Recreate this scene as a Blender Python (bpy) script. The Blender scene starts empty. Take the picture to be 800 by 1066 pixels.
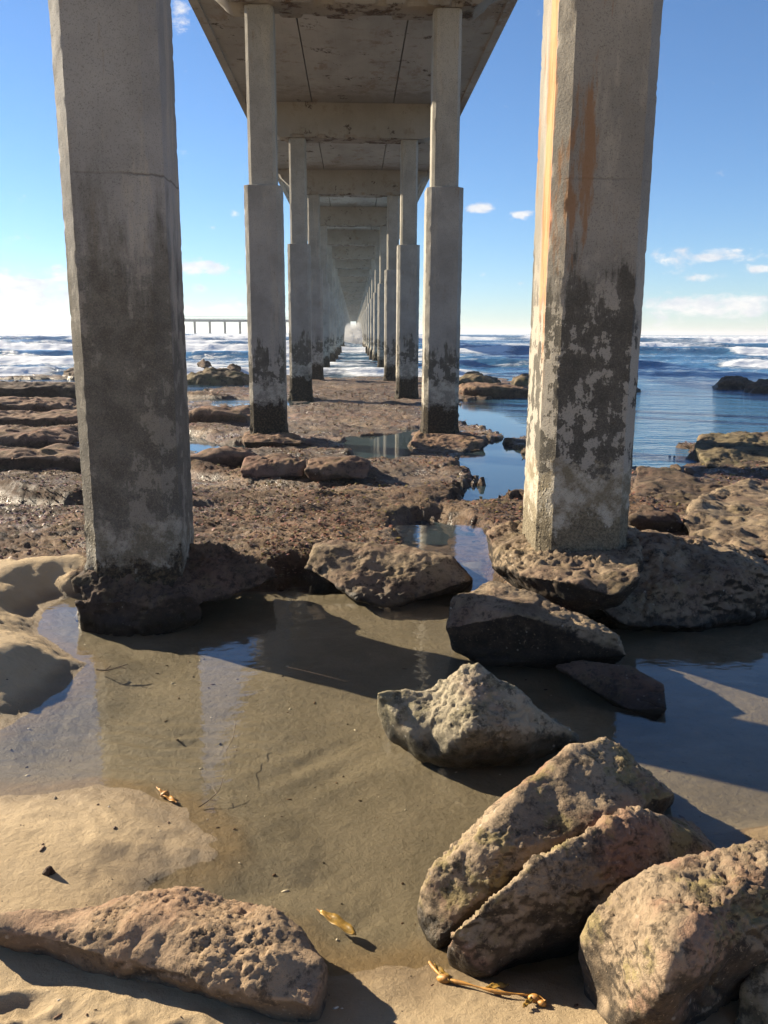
import bpy, bmesh, math, random
import numpy as np
from mathutils import Vector, Matrix

R = math.radians
S = bpy.context.scene
COL = S.collection
random.seed(7)

# ------------------------------------------------------------------ camera
EYE = 1.60
F_PX = 880.0                       # focal length in pixels of the 800 x 1066 photograph
cam_d = bpy.data.cameras.new('camera')
cam = bpy.data.objects.new('camera', cam_d)
COL.objects.link(cam)
cam_d.sensor_fit = 'VERTICAL'
cam_d.sensor_height = 36.0
cam_d.lens = 36.0 * F_PX / 1066.0
cam_d.clip_start = 0.05
cam_d.clip_end = 20000
CM = Matrix.Rotation(R(-2.1), 4, 'Z') @ Matrix.Rotation(R(90 - 11.97), 4, 'X') @ Matrix.Rotation(R(0.30), 4, 'Z')
CM.translation = Vector((0, 0, EYE))
cam.matrix_world = CM
S.camera = cam

def ray(u, v):
    d = CM.to_3x3() @ Vector(((u - 400) / F_PX, (533 - v) / F_PX, -1.0))
    return d
def PZ(u, v, z=0.0):               # the point of height z seen at u, v
    d = ray(u, v); t = (z - EYE) / d.z
    return (d.x * t, d.y * t, z)
def PY(u, v, y):                   # the point at distance y seen at u, v
    d = ray(u, v); t = y / d.y
    return (d.x * t, y, EYE + d.z * t)

# ------------------------------------------------------------------ numpy noise
_rng = np.random.RandomState(3)
_PERM = np.concatenate([_rng.permutation(256)] * 3)
_G = _rng.normal(size=(256, 3)); _G /= np.linalg.norm(_G, axis=1)[:, None]

def pn(x, y, z=0.0):
    x, y, z = np.broadcast_arrays(np.asarray(x, float), np.asarray(y, float), np.asarray(z, float))
    xi = np.floor(x).astype(int); yi = np.floor(y).astype(int); zi = np.floor(z).astype(int)
    xf = x - xi; yf = y - yi; zf = z - zi
    u = xf * xf * xf * (xf * (xf * 6 - 15) + 10); v = yf * yf * yf * (yf * (yf * 6 - 15) + 10); w = zf * zf * zf * (zf * (zf * 6 - 15) + 10)
    xi &= 255; yi &= 255; zi &= 255
    out = 0.0
    for i in (0, 1):
        wx = u if i else 1 - u
        for j in (0, 1):
            wy = v if j else 1 - v
            for k in (0, 1):
                wz = w if k else 1 - w
                g = _G[_PERM[_PERM[_PERM[(xi + i) & 255] + ((yi + j) & 255)] + ((zi + k) & 255)]]
                out = out + wx * wy * wz * (g[..., 0] * (xf - i) + g[..., 1] * (yf - j) + g[..., 2] * (zf - k))
    return out * 1.5

def fbm(x, y, z=0.0, o=4, lac=2.03, g=0.5):
    a, s = 1.0, 0.0
    for i in range(o):
        s = s + a * pn(x + 17.3 * i, y - 9.1 * i, z + 5.7 * i)
        x = np.asarray(x) * lac; y = np.asarray(y) * lac; z = np.asarray(z) * lac; a *= g
    return s
def ridged(x, y, z=0.0, o=4, g=0.5):
    a, s = 1.0, 0.0
    for i in range(o):
        s = s + a * (1 - 2 * np.abs(pn(x + 7.3 * i, y - 3.1 * i, z + 2.7 * i)))
        x = np.asarray(x) * 2.1; y = np.asarray(y) * 2.1; z = np.asarray(z) * 2.1; a *= g
    return s
def sstep(a, b, x):
    t = np.clip((x - a) / (b - a), 0, 1)
    return t * t * (3 - 2 * t)
def sdf_poly(X, Y, poly):          # signed distance, negative inside
    P = np.array([(p[0], p[1]) for p in poly], float)
    d = np.full(X.shape, 1e9); ins = np.zeros(X.shape, bool)
    for i in range(len(P)):
        a, b = P[i], P[(i + 1) % len(P)]
        e = b - a; L = max(e @ e, 1e-12)
        t = np.clip(((X - a[0]) * e[0] + (Y - a[1]) * e[1]) / L, 0, 1)
        d = np.minimum(d, np.hypot(X - a[0] - t * e[0], Y - a[1] - t * e[1]))
        if a[1] != b[1]:
            c = ((a[1] > Y) != (b[1] > Y)) & (X < (b[0] - a[0]) * (Y - a[1]) / (b[1] - a[1]) + a[0])
            ins ^= c
    return np.where(ins, -d, d)

# ------------------------------------------------------------------ object helpers
def tag(o, label=None, cat=None, group=None, kind=None):
    if label: o['label'] = label
    if cat: o['category'] = cat
    if group: o['group'] = group
    if kind: o['kind'] = kind
    return o
def link_mesh(name, me, mat=None, parent=None, loc=(0, 0, 0), smooth=True):
    o = bpy.data.objects.new(name, me); COL.objects.link(o); o.location = loc
    if mat: me.materials.append(mat)
    if parent: o.parent = parent
    if smooth and len(me.polygons):
        me.polygons.foreach_set('use_smooth', np.ones(len(me.polygons), bool))
    return o
def empty(name, loc=(0, 0, 0)):
    o = bpy.data.objects.new(name, None); COL.objects.link(o); o.location = loc
    o.empty_display_size = 0.2
    return o
def np_mesh(name, co, faces):      # co n x 3, faces m x 4
    me = bpy.data.meshes.new(name)
    me.vertices.add(len(co)); me.vertices.foreach_set('co', np.ascontiguousarray(co, np.float32).ravel())
    f = np.ascontiguousarray(faces, np.int32); k = f.shape[1]
    me.loops.add(f.size); me.loops.foreach_set('vertex_index', f.ravel())
    me.polygons.add(len(f)); me.polygons.foreach_set('loop_start', np.arange(0, f.size, k, dtype=np.int32))
    me.polygons.foreach_set('loop_total', np.full(len(f), k, np.int32))
    me.update(calc_edges=True); me.validate()
    return me
def grid_faces(nr, nc):
    i = np.arange(nr - 1)[:, None] * nc + np.arange(nc - 1)[None, :]
    i = i.ravel()
    return np.stack([i, i + 1, i + nc + 1, i + nc], 1)
def attr(me, name, vals):
    a = me.attributes.new(name, 'FLOAT', 'POINT'); a.data.foreach_set('value', np.ascontiguousarray(vals, np.float32).ravel())
def verts_of(me):
    a = np.empty(len(me.vertices) * 3, np.float32); me.vertices.foreach_get('co', a); return a.reshape(-1, 3).astype(float)
def normals_of(me):
    a = np.empty(len(me.vertices) * 3, np.float32); me.vertex_normals.foreach_get('vector', a); return a.reshape(-1, 3).astype(float)
def bm_box(bm, x0, x1, y0, y1, z0, z1):
    v = [bm.verts.new(p) for p in ((x0, y0, z0), (x1, y0, z0), (x1, y1, z0), (x0, y1, z0), (x0, y0, z1), (x1, y0, z1), (x1, y1, z1), (x0, y1, z1))]
    for f in ((0, 3, 2, 1), (4, 5, 6, 7), (0, 1, 5, 4), (1, 2, 6, 5), (2, 3, 7, 6), (3, 0, 4, 7)):
        bm.faces.new([v[i] for i in f])
def bm_mesh(name, bm):
    me = bpy.data.meshes.new(name); bm.normal_update(); bm.to_mesh(me); bm.free(); return me

# ------------------------------------------------------------------ material helpers
class NT:
    def __init__(s, name):
        s.m = bpy.data.materials.new(name); s.m.use_nodes = True
        s.t = s.m.node_tree; s.t.nodes.clear()
        s.out = s.n('ShaderNodeOutputMaterial')
    def n(s, typ, **kw):
        nd = s.t.nodes.new(typ)
        for k, v in kw.items(): setattr(nd, k, v)
        return nd
    def lk(s, a, b): s.t.links.new(a, b)
    def put(s, sock, v):
        if isinstance(v, bpy.types.NodeSocket): s.lk(v, sock)
        elif isinstance(v, (tuple, list)) and len(v) == 3 and sock.type == 'RGBA': sock.default_value = (*v, 1)
        else: sock.default_value = v
    def pos(s, scale=(1, 1, 1)):
        g = s.n('ShaderNodeNewGeometry')
        if scale == (1, 1, 1): return g.outputs['Position']
        m = s.n('ShaderNodeMapping'); s.lk(g.outputs['Position'], m.inputs['Vector']); m.inputs['Scale'].default_value = scale
        return m.outputs['Vector']
    def noise(s, scale, detail=5, rough=0.55, vec=None, dist=0.0):
        nd = s.n('ShaderNodeTexNoise'); nd.inputs['Scale'].default_value = scale; nd.inputs['Detail'].default_value = detail
        nd.inputs['Roughness'].default_value = rough; nd.inputs['Distortion'].default_value = dist
        s.lk(vec or s.pos(), nd.inputs['Vector']); return nd.outputs['Fac']
    def voro(s, scale, feature='F1', vec=None, rand=1.0):
        nd = s.n('ShaderNodeTexVoronoi', feature=feature); nd.inputs['Scale'].default_value = scale; nd.inputs['Randomness'].default_value = rand
        s.lk(vec or s.pos(), nd.inputs['Vector']); return nd.outputs['Distance']
    def math(s, op, a, b=0.0, c=None, clamp=False):
        nd = s.n('ShaderNodeMath', operation=op, use_clamp=clamp); s.put(nd.inputs[0], a); s.put(nd.inputs[1], b)
        if c is not None: s.put(nd.inputs[2], c)
        return nd.outputs[0]
    def ramp(s, fac, a, b, v0=0.0, v1=1.0):
        nd = s.n('ShaderNodeMapRange', interpolation_type='SMOOTHSTEP'); s.put(nd.inputs['Value'], fac)
        nd.inputs['From Min'].default_value = a; nd.inputs['From Max'].default_value = b
        nd.inputs['To Min'].default_value = v0; nd.inputs['To Max'].default_value = v1
        return nd.outputs['Result']
    def mix(s, fac, a, b, mode='MIX'):
        nd = s.n('ShaderNodeMix', data_type='RGBA', blend_type=mode); s.put(nd.inputs[0], fac); s.put(nd.inputs[6], a); s.put(nd.inputs[7], b)
        return nd.outputs[2]
    def attr(s, name):
        nd = s.n('ShaderNodeAttribute', attribute_name=name); return nd.outputs['Fac']
    def sep(s, vec):
        nd = s.n('ShaderNodeSeparateXYZ'); s.lk(vec, nd.inputs[0]); return nd.outputs
    def bump(s, h, strength=0.5, dist=0.02, normal=None):
        nd = s.n('ShaderNodeBump'); nd.inputs['Strength'].default_value = strength; nd.inputs['Distance'].default_value = dist
        s.put(nd.inputs['Height'], h)
        if normal: s.lk(normal, nd.inputs['Normal'])
        return nd.outputs['Normal']
    def bsdf(s, color, rough=0.8, normal=None, spec=0.3, out=True, **kw):
        b = s.n('ShaderNodeBsdfPrincipled'); s.put(b.inputs['Base Color'], color); s.put(b.inputs['Roughness'], rough)
        s.put(b.inputs['Specular IOR Level'], spec)
        if normal: s.lk(normal, b.inputs['Normal'])
        for k, v in kw.items(): s.put(b.inputs[k.replace('_', ' ')], v)
        if out: s.lk(b.outputs[0], s.out.inputs['Surface'])
        return b.outputs[0]

# ---- concrete of the columns: weathered upper part, stained band, rough rendered foot
def concrete(name, upper, dark, foot, z_dark, z_foot, z_crust, rust=0.0, patch=0.5, seed=0.0, fine=1.0, lime=(0.47, 0.43, 0.35), joint=0.0, soft=0.10):
    k = NT(name)
    p = k.pos(); mp = k.n('ShaderNodeMapping'); k.lk(p, mp.inputs['Vector']); mp.inputs['Location'].default_value = (seed, seed * 1.7, seed * 0.6)
    v = mp.outputs['Vector']
    st = k.n('ShaderNodeMapping'); k.lk(v, st.inputs['Vector']); st.inputs['Scale'].default_value = (1, 1, 0.16); sv = st.outputs['Vector']
    z = k.sep(p)[2]
    big = k.noise(1.6, 6, 0.6, v); med = k.noise(7, 6, 0.65, v); fin = k.noise(60 * fine, 4, 0.7, v); streak = k.noise(5, 6, 0.7, sv); strk2 = k.noise(14, 5, 0.7, sv)
    c = k.mix(k.ramp(big, 0.3, 0.7), tuple(x * 0.78 for x in upper), tuple(min(1, x * 1.15) for x in upper))
    c = k.mix(k.ramp(streak, 0.52, 0.66, 0, 0.55), c, (0.40, 0.36, 0.29))                       # pale runs
    c = k.mix(k.ramp(strk2, 0.58, 0.74, 0, 0.5), c, (0.20, 0.13, 0.075))                        # brown runs
    pit = k.voro(38, 'F1', v)
    c = k.mix(k.ramp(pit, 0.10, 0.03, 0, 0.55), c, (0.09, 0.08, 0.065))
    # stained band
    zz = k.math('ADD', z, k.math('MULTIPLY', k.math('SUBTRACT', streak, 0.5), 2.6))
    zz = k.math('ADD', zz, k.math('MULTIPLY', k.math('SUBTRACT', med, 0.5), 0.7))
    dk = k.ramp(zz, z_dark + soft, z_dark - soft)
    dcol = k.mix(k.ramp(med, 0.35, 0.65), tuple(x * 0.8 for x in dark), tuple(x * 1.3 for x in dark))
    c = k.mix(dk, c, dcol)
    # flaked pale patches on the stained band
    fl = k.math('ADD', k.math('MULTIPLY', streak, 0.55), k.math('MULTIPLY', med, 0.55))
    fl = k.math('ADD', fl, k.math('MULTIPLY', k.noise(22, 5, 0.75, v), 0.12))
    flm = k.math('MULTIPLY', k.ramp(fl, 0.655 - 0.05 * patch, 0.675 - 0.05 * patch), patch * 1.6, clamp=True)
    flm = k.math('MULTIPLY', flm, k.ramp(z, z_dark + 0.5, z_dark - 0.2))
    c = k.mix(flm, c, (0.36, 0.33, 0.28))
    # the rendered foot
    zf = k.math('ADD', z, k.math('MULTIPLY', k.math('SUBTRACT', k.noise(5, 6, 0.7, v), 0.5), 0.75))
    ft = k.ramp(zf, z_foot + 0.03, z_foot - 0.03)
    fcol = k.mix(k.ramp(k.noise(9, 6, 0.7, v), 0.40, 0.62), foot, lime)
    zl = k.ramp(zf, z_foot - 0.27, z_foot - 0.31)
    fcol = k.mix(zl, fcol, k.mix(k.ramp(fin, 0.4, 0.6), tuple(x * 0.55 for x in foot), foot))
    c = k.mix(ft, c, fcol)
    # grit everywhere low down
    gr = k.noise(150 * fine, 3, 0.7, v)
    c = k.mix(k.math('MULTIPLY', k.ramp(gr, 0.5, 0.66), k.ramp(z, z_dark + 0.7, z_dark - 0.6, 0.05, 0.28)), c, (0.33, 0.29, 0.22))
    c = k.mix(k.math('MULTIPLY', k.ramp(gr, 0.46, 0.34), 0.5), c, tuple(x * 0.35 for x in dark))
    # black mussel and weed crust at the bottom
    zc = k.math('ADD', z, k.math('MULTIPLY', k.math('SUBTRACT', k.noise(6, 6, 0.75, v), 0.5), 0.9))
    cr = k.ramp(zc, z_crust + 0.05, z_crust - 0.05)
    ccol = k.mix(k.ramp(k.noise(34, 4, 0.7, v), 0.45, 0.65), (0.022, 0.018, 0.013), (0.10, 0.075, 0.045))
    c = k.mix(cr, c, ccol)
    # the joint between two pours
    jl = k.math('ABSOLUTE', k.math('SUBTRACT', k.math('ADD', z, k.math('MULTIPLY', k.math('SUBTRACT', med, 0.5), 0.05)), 2.40))
    jm = k.math('MULTIPLY', k.ramp(jl, 0.008, 0.002), k.ramp(big, 0.36, 0.55, 0.0, joint))
    c = k.mix(jm, c, (0.08, 0.07, 0.06))
    if rust:
        x, y, _ = k.sep(p)
        face = k.ramp(x, 1.33 - 0.235, 1.33 - 0.262)                                            # the inner side of this column
        yy = k.math('ADD', y, k.math('MULTIPLY', k.math('SUBTRACT', streak, 0.5), 0.22))
        band = k.math('MULTIPLY', k.ramp(yy, 4.95 - 0.20, 4.95 - 0.17), k.ramp(yy, 4.95 + 0.02, 4.95 - 0.03))
        rm = k.math('MULTIPLY', k.math('MULTIPLY', band, k.ramp(k.math('ADD', z, k.math('MULTIPLY', k.math('SUBTRACT', strk2, 0.5), 2.0)), 1.35, 2.1)), face)
        c = k.mix(k.math('MULTIPLY', rm, 0.9), c, k.mix(k.ramp(strk2, 0.38, 0.62), (0.42, 0.14, 0.045), (0.50, 0.25, 0.12)))
        rm2 = k.math('MULTIPLY', k.ramp(k.noise(4.3, 6, 0.7, sv), 0.585, 0.66), k.ramp(z, 1.5, 2.0))
        c = k.mix(k.math('MULTIPLY', rm2, 0.75), c, (0.24, 0.12, 0.05))
    h = k.math('ADD', k.math('MULTIPLY', fin, 0.5), k.math('MULTIPLY', gr, k.ramp(z, z_dark + 0.4, z_dark - 0.4, 0.15, 0.9)))
    h = k.math('ADD', h, k.math('MULTIPLY', k.ramp(pit, 0.10, 0.03), -0.8))
    h = k.math('ADD', h, k.math('MULTIPLY', flm, 0.5))
    h = k.math('ADD', h, k.math('MULTIPLY', k.ramp(k.voro(48, 'F1', v), 0.45, 0.1), k.ramp(zz, 1.1, 0.3, 0, 1.3)))
    h = k.math('SUBTRACT', h, jm)
    k.bsdf(c, 0.85, k.bump(h, 0.6, 0.010), 0.25)
    return k.m

M = {}
M['col_left'] = concrete('concrete_grey', (0.265, 0.263, 0.256), (0.122, 0.114, 0.098), (0.145, 0.128, 0.095), 2.0, 0.55, 0.28, lime=(0.34, 0.32, 0.27), patch=0.22, joint=0.6, soft=0.38, seed=3.1)
M['col_right'] = concrete('concrete_rusty', (0.250, 0.232, 0.203), (0.095, 0.087, 0.073), (0.215, 0.180, 0.120), 1.75, 0.86, 0.34, rust=1.0, joint=0.35, patch=0.8, seed=11.7)
M['col_far'] = concrete('concrete_piles', (0.31, 0.295, 0.265), (0.115, 0.105, 0.085), (0.25, 0.23, 0.19), 1.25, 0.85, 0.50, patch=0.75, seed=7.9, fine=0.6)
M['shaft'] = concrete('concrete_shafts', (0.31, 0.29, 0.25), (0.15, 0.13, 0.1), (0.2, 0.17, 0.12), -3, -4, -5, patch=0.1, seed=1.3, fine=0.6)

def soffit():
    k = NT('concrete_soffit')
    p = k.pos(); x, y, z = k.sep(p)
    mp = k.n('ShaderNodeMapping'); k.lk(p, mp.inputs['Vector']); mp.inputs['Scale'].default_value = (1, 0.45, 1); v = mp.outputs['Vector']
    big = k.noise(0.8, 6, 0.6, v); med = k.noise(3.2, 7, 0.68); fin = k.noise(28, 5, 0.7)
    c = k.mix(k.ramp(big, 0.3, 0.7), (0.30, 0.287, 0.255), (0.44, 0.42, 0.375))
    c = k.mix(k.ramp(med, 0.54, 0.70, 0, 0.7), c, (0.20, 0.155, 0.11))
    c = k.mix(k.ramp(k.noise(1.7, 7, 0.7, v), 0.56, 0.66, 0, 0.6), c, (0.23, 0.16, 0.10))
    brd = k.math('FRACT', k.math('MULTIPLY', x, 3.2)); c = k.mix(k.ramp(brd, 0.03, 0.0, 0, 0.25), c, (0.15, 0.13, 0.1))
    # damp stains along both sides of each cap
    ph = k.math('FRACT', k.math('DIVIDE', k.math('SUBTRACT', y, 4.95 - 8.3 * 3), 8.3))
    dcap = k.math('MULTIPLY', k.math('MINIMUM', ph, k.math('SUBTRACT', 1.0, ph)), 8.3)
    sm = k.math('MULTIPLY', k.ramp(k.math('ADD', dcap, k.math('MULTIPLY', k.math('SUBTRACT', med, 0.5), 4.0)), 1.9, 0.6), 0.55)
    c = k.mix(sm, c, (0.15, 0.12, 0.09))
    sp = k.math('MULTIPLY', k.ramp(k.noise(2.3, 8, 0.75), 0.60, 0.63), k.ramp(k.noise(9, 6, 0.7), 0.42, 0.52))
    c = k.mix(sp, c, (0.075, 0.055, 0.04))
    c = k.mix(k.ramp(fin, 0.55, 0.75, 0, 0.4), c, (0.42, 0.37, 0.30))
    le = k.math('ADD', z, k.math('MULTIPLY', k.math('SUBTRACT', k.noise(2.6, 7, 0.72), 0.5), 0.34))
    lm = k.ramp(le, 6.075, 6.045); c = k.mix(lm, c, k.mix(k.ramp(fin, 0.4, 0.6), (0.035, 0.024, 0.017), (0.12, 0.07, 0.04)))
    h = k.math('SUBTRACT', k.math('ADD', med, k.math('MULTIPLY', fin, 0.3)), k.math('ADD', sp, k.math('MULTIPLY', lm, 1.2)))
    k.bsdf(c, 0.9, k.bump(h, 0.5, 0.03), 0.2)
    return k.m
M['soffit'] = soffit()

def rockmat(name, top, mid, dark, olive=(0.15, 0.12, 0.055), oamt=0.4, z_wet=0.06, white=0.3, scale=1.0, wetdark=0.4, pink=(0.26, 0.15, 0.11), pamt=0.4, side_shade=0.6):
    k = NT(name)
    p = k.pos(); z = k.sep(p)[2]
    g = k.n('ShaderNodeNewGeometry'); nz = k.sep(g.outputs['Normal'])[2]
    s = scale
    big = k.noise(4 * s, 6, 0.62); med = k.noise(16 * s, 6, 0.7); fin = k.noise(70 * s, 5, 0.75); grit = k.noise(220 * s, 3, 0.7)
    c = k.mix(k.ramp(big, 0.35, 0.65), mid, top)
    c = k.mix(k.math('MULTIPLY', k.ramp(k.noise(3.1 * s, 5, 0.6), 0.50, 0.62), pamt), c, pink)
    c = k.mix(k.math('MULTIPLY', k.ramp(k.noise(5.3 * s, 7, 0.7), 0.52, 0.60), oamt), c, olive)
    c = k.mix(k.math('MULTIPLY', k.ramp(k.math('ADD', k.math('MULTIPLY', med, 0.6), k.math('MULTIPLY', fin, 0.4)), 0.50, 0.40), 0.75), c, dark)
    # weed and silt settle on upward faces; bare sides darkened in colour to deepen shade
    side = k.ramp(k.math('ADD', nz, k.math('MULTIPLY', k.math('SUBTRACT', big, 0.5), 0.9)), 0.45, 0.0, 0, side_shade)
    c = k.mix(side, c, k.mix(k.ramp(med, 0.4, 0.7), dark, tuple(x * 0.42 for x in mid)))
    c = k.mix(k.math('MULTIPLY', k.ramp(fin, 0.58, 0.70), 0.55), c, tuple(min(1, x * 1.6) for x in top))
    wv = k.math('MULTIPLY', k.ramp(k.voro(30 * s), 0.22, 0.10), k.ramp(k.noise(6 * s, 4, 0.6), 0.56, 0.64))
    c = k.mix(k.math('MULTIPLY', wv, white), c, (0.62, 0.58, 0.50))
    wet = k.ramp(k.math('ADD', z, k.math('MULTIPLY', k.math('SUBTRACT', med, 0.5), 0.08)), z_wet + 0.03, z_wet - 0.03)
    c = k.mix(wet, c, k.mix(1.0, c, (wetdark, wetdark, wetdark * 0.95), 'MULTIPLY'))
    h = k.math('ADD', k.math('MULTIPLY', med, 0.8), k.math('ADD', k.math('MULTIPLY', fin, 0.7), k.math('MULTIPLY', grit, 0.22)))
    rough = k.math('SUBTRACT', 0.9, k.math('MULTIPLY', wet, 0.45))
    k.bsdf(c, rough, k.bump(h, 0.75, 0.016), 0.3)
    return k.m
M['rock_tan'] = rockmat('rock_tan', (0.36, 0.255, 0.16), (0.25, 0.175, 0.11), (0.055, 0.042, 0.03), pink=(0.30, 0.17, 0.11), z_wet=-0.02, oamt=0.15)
M['rock_brown'] = rockmat('rock_brown', (0.33, 0.25, 0.165), (0.21, 0.155, 0.10), (0.030, 0.024, 0.018), side_shade=0.9, pink=(0.27, 0.13, 0.085), oamt=0.65, olive=(0.22, 0.18, 0.07), z_wet=0.06, pamt=0.55)
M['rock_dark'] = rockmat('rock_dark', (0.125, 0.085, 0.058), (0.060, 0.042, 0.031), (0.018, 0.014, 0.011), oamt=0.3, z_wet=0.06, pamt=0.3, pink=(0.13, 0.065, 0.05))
M['rock_crust'] = rockmat('rock_crust', (0.27, 0.205, 0.135), (0.12, 0.085, 0.058), (0.016, 0.013, 0.010), oamt=0.3, z_wet=0.06, pamt=0.3, pink=(0.17, 0.09, 0.07), white=0.4, side_shade=0.97)
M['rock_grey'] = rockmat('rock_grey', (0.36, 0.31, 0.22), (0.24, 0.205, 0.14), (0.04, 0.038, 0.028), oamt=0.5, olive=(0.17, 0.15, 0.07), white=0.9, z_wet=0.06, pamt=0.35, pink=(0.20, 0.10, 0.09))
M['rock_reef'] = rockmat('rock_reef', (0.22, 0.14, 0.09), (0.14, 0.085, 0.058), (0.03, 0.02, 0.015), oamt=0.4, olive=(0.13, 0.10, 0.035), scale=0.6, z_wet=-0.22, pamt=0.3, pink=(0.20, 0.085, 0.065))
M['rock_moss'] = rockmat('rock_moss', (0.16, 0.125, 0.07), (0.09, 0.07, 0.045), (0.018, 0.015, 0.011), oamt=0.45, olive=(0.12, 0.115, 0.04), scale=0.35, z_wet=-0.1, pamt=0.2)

def groundmat():
    k = NT('sand_and_reef')
    p = k.pos(); x, y, z = k.sep(p)
    rock = k.attr('rock')
    # sand
    fin = k.noise(420, 3, 0.7); med = k.noise(26, 5, 0.65); big = k.noise(2.3, 5, 0.6)
    sand = k.mix(k.ramp(big, 0.3, 0.7), (0.46, 0.345, 0.205), (0.54, 0.415, 0.26))
    sand = k.mix(k.ramp(fin, 0.42, 0.30, 0, 0.6), sand, (0.16, 0.105, 0.065))
    sand = k.mix(k.ramp(fin, 0.60, 0.72, 0, 0.6), sand, (0.66, 0.54, 0.39))
    sand = k.mix(k.ramp(k.noise(9, 6, 0.7), 0.58, 0.74, 0, 0.3), sand, (0.22, 0.17, 0.12))
    wetn = k.math('ADD', z, k.math('MULTIPLY', k.math('SUBTRACT', k.noise(7, 4, 0.6), 0.5), 0.03))
    wet = k.ramp(wetn, 0.06, 0.0)
    wsand = k.mix(1.0, sand, (0.50, 0.47, 0.42), 'MULTIPLY')
    bed = k.mix(k.ramp(k.noise(3.0, 6, 0.65), 0.36, 0.64), (0.175, 0.148, 0.105), (0.245, 0.208, 0.150))
    bed = k.mix(k.ramp(k.noise(45, 5, 0.7), 0.60, 0.68, 0, 0.55), bed, (0.06, 0.045, 0.028))
    bed = k.mix(k.ramp(fin, 0.55, 0.7, 0, 0.35), bed, (0.3, 0.24, 0.15))
    sand = k.mix(wet, sand, wsand)
    sand = k.mix(k.ramp(z, -0.004, -0.03), sand, bed)
    # reef, red-brown weed turf over stone
    n1 = k.noise(1.1, 6, 0.62); n2 = k.noise(7, 7, 0.72); n3 = k.noise(38, 5, 0.75); n4 = k.noise(130, 3, 0.7)
    rc = k.mix(k.ramp(n1, 0.35, 0.62), (0.140, 0.080, 0.052), (0.31, 0.215, 0.135))
    rc = k.mix(k.ramp(k.noise(0.55, 5, 0.6), 0.50, 0.62, 0, 0.5), rc, (0.19, 0.085, 0.06))
    rc = k.mix(k.ramp(k.noise(1.9, 6, 0.65), 0.56, 0.66, 0, 0.6), rc, (0.17, 0.14, 0.055))
    rc = k.mix(k.ramp(k.noise(0.33, 4, 0.6), 0.44, 0.58, 0, 0.7), rc, (0.085, 0.055, 0.036))
    rc = k.mix(k.ramp(n2, 0.52, 0.40, 0, 0.9), rc, (0.045, 0.028, 0.02))
    rc = k.mix(k.ramp(n3, 0.48, 0.36, 0, 0.7), rc, (0.03, 0.02, 0.014))
    rc = k.mix(k.ramp(n3, 0.58, 0.72, 0, 0.7), rc, (0.46, 0.33, 0.22))
    rwet = k.ramp(k.attr('damp'), 0.2, 0.8)
    rc = k.mix(rwet, rc, k.mix(1.0, rc, (0.5, 0.45, 0.42), 'MULTIPLY'))
    rk = k.ramp(k.math('ADD', rock, k.math('MULTIPLY', k.math('SUBTRACT', n2, 0.5), 1.1)), 0.42, 0.58)
    rk = k.math('MULTIPLY', rk, k.ramp(rock, 0.02, 0.2))
    c = k.mix(rk, sand, rc)
    hs = k.math('ADD', k.math('MULTIPLY', fin, 0.18), k.math('MULTIPLY', med, 0.55))
    hr = k.math('ADD', k.math('MULTIPLY', n2, 1.2), k.math('ADD', k.math('MULTIPLY', n3, 1.3), k.math('MULTIPLY', n4, 0.5)))
    hm = k.n('ShaderNodeMix', data_type='FLOAT'); k.lk(rk, hm.inputs[0]); k.lk(hs, hm.inputs[2]); k.lk(hr, hm.inputs[3])
    rough = k.math('SUBTRACT', 0.92, k.math('MULTIPLY', wet, 0.38))
    rough = k.math('SUBTRACT', rough, k.math('MULTIPLY', k.math('MULTIPLY', rk, k.ramp(k.noise(2.7, 5, 0.65), 0.50, 0.62)), 0.32))
    k.bsdf(c, rough, k.bump(hm.outputs[0], 1.0, 0.034), 0.3)
    return k.m
M['ground'] = groundmat()

def poolmat():
    k = NT('clear_shallow_water')
    w = k.noise(9, 3, 0.5, k.pos((0.8, 1.6, 1))); w2 = k.noise(45, 2, 0.5)
    nm = k.bump(k.math('ADD', w, k.math('MULTIPLY', w2, 0.10)), 0.10, 0.02)
    gl = k.n('ShaderNodeBsdfGlossy'); gl.inputs['Roughness'].default_value = 0.015; gl.inputs['Color'].default_value = (1, 1, 1, 1); k.lk(nm, gl.inputs['Normal'])
    tr = k.n('ShaderNodeBsdfTransparent'); tr.inputs['Color'].default_value = (0.90, 0.88, 0.81, 1)
    g = k.n('ShaderNodeNewGeometry'); dt = k.n('ShaderNodeVectorMath', operation='DOT_PRODUCT'); k.lk(nm, dt.inputs[0]); k.lk(g.outputs['Incoming'], dt.inputs[1])
    ci = k.math('SUBTRACT', 1.0, k.math('ABSOLUTE', dt.outputs['Value']), clamp=True)
    frs = k.math('ADD', 0.035, k.math('MULTIPLY', k.math('POWER', ci, 4.6), 0.96), clamp=True)
    mx = k.n('ShaderNodeMixShader'); k.lk(frs, mx.inputs[0]); k.lk(tr.outputs[0], mx.inputs[1]); k.lk(gl.outputs[0], mx.inputs[2])
    k.lk(mx.outputs[0], k.out.inputs['Surface'])
    return k.m
M['pool'] = poolmat()

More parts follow.
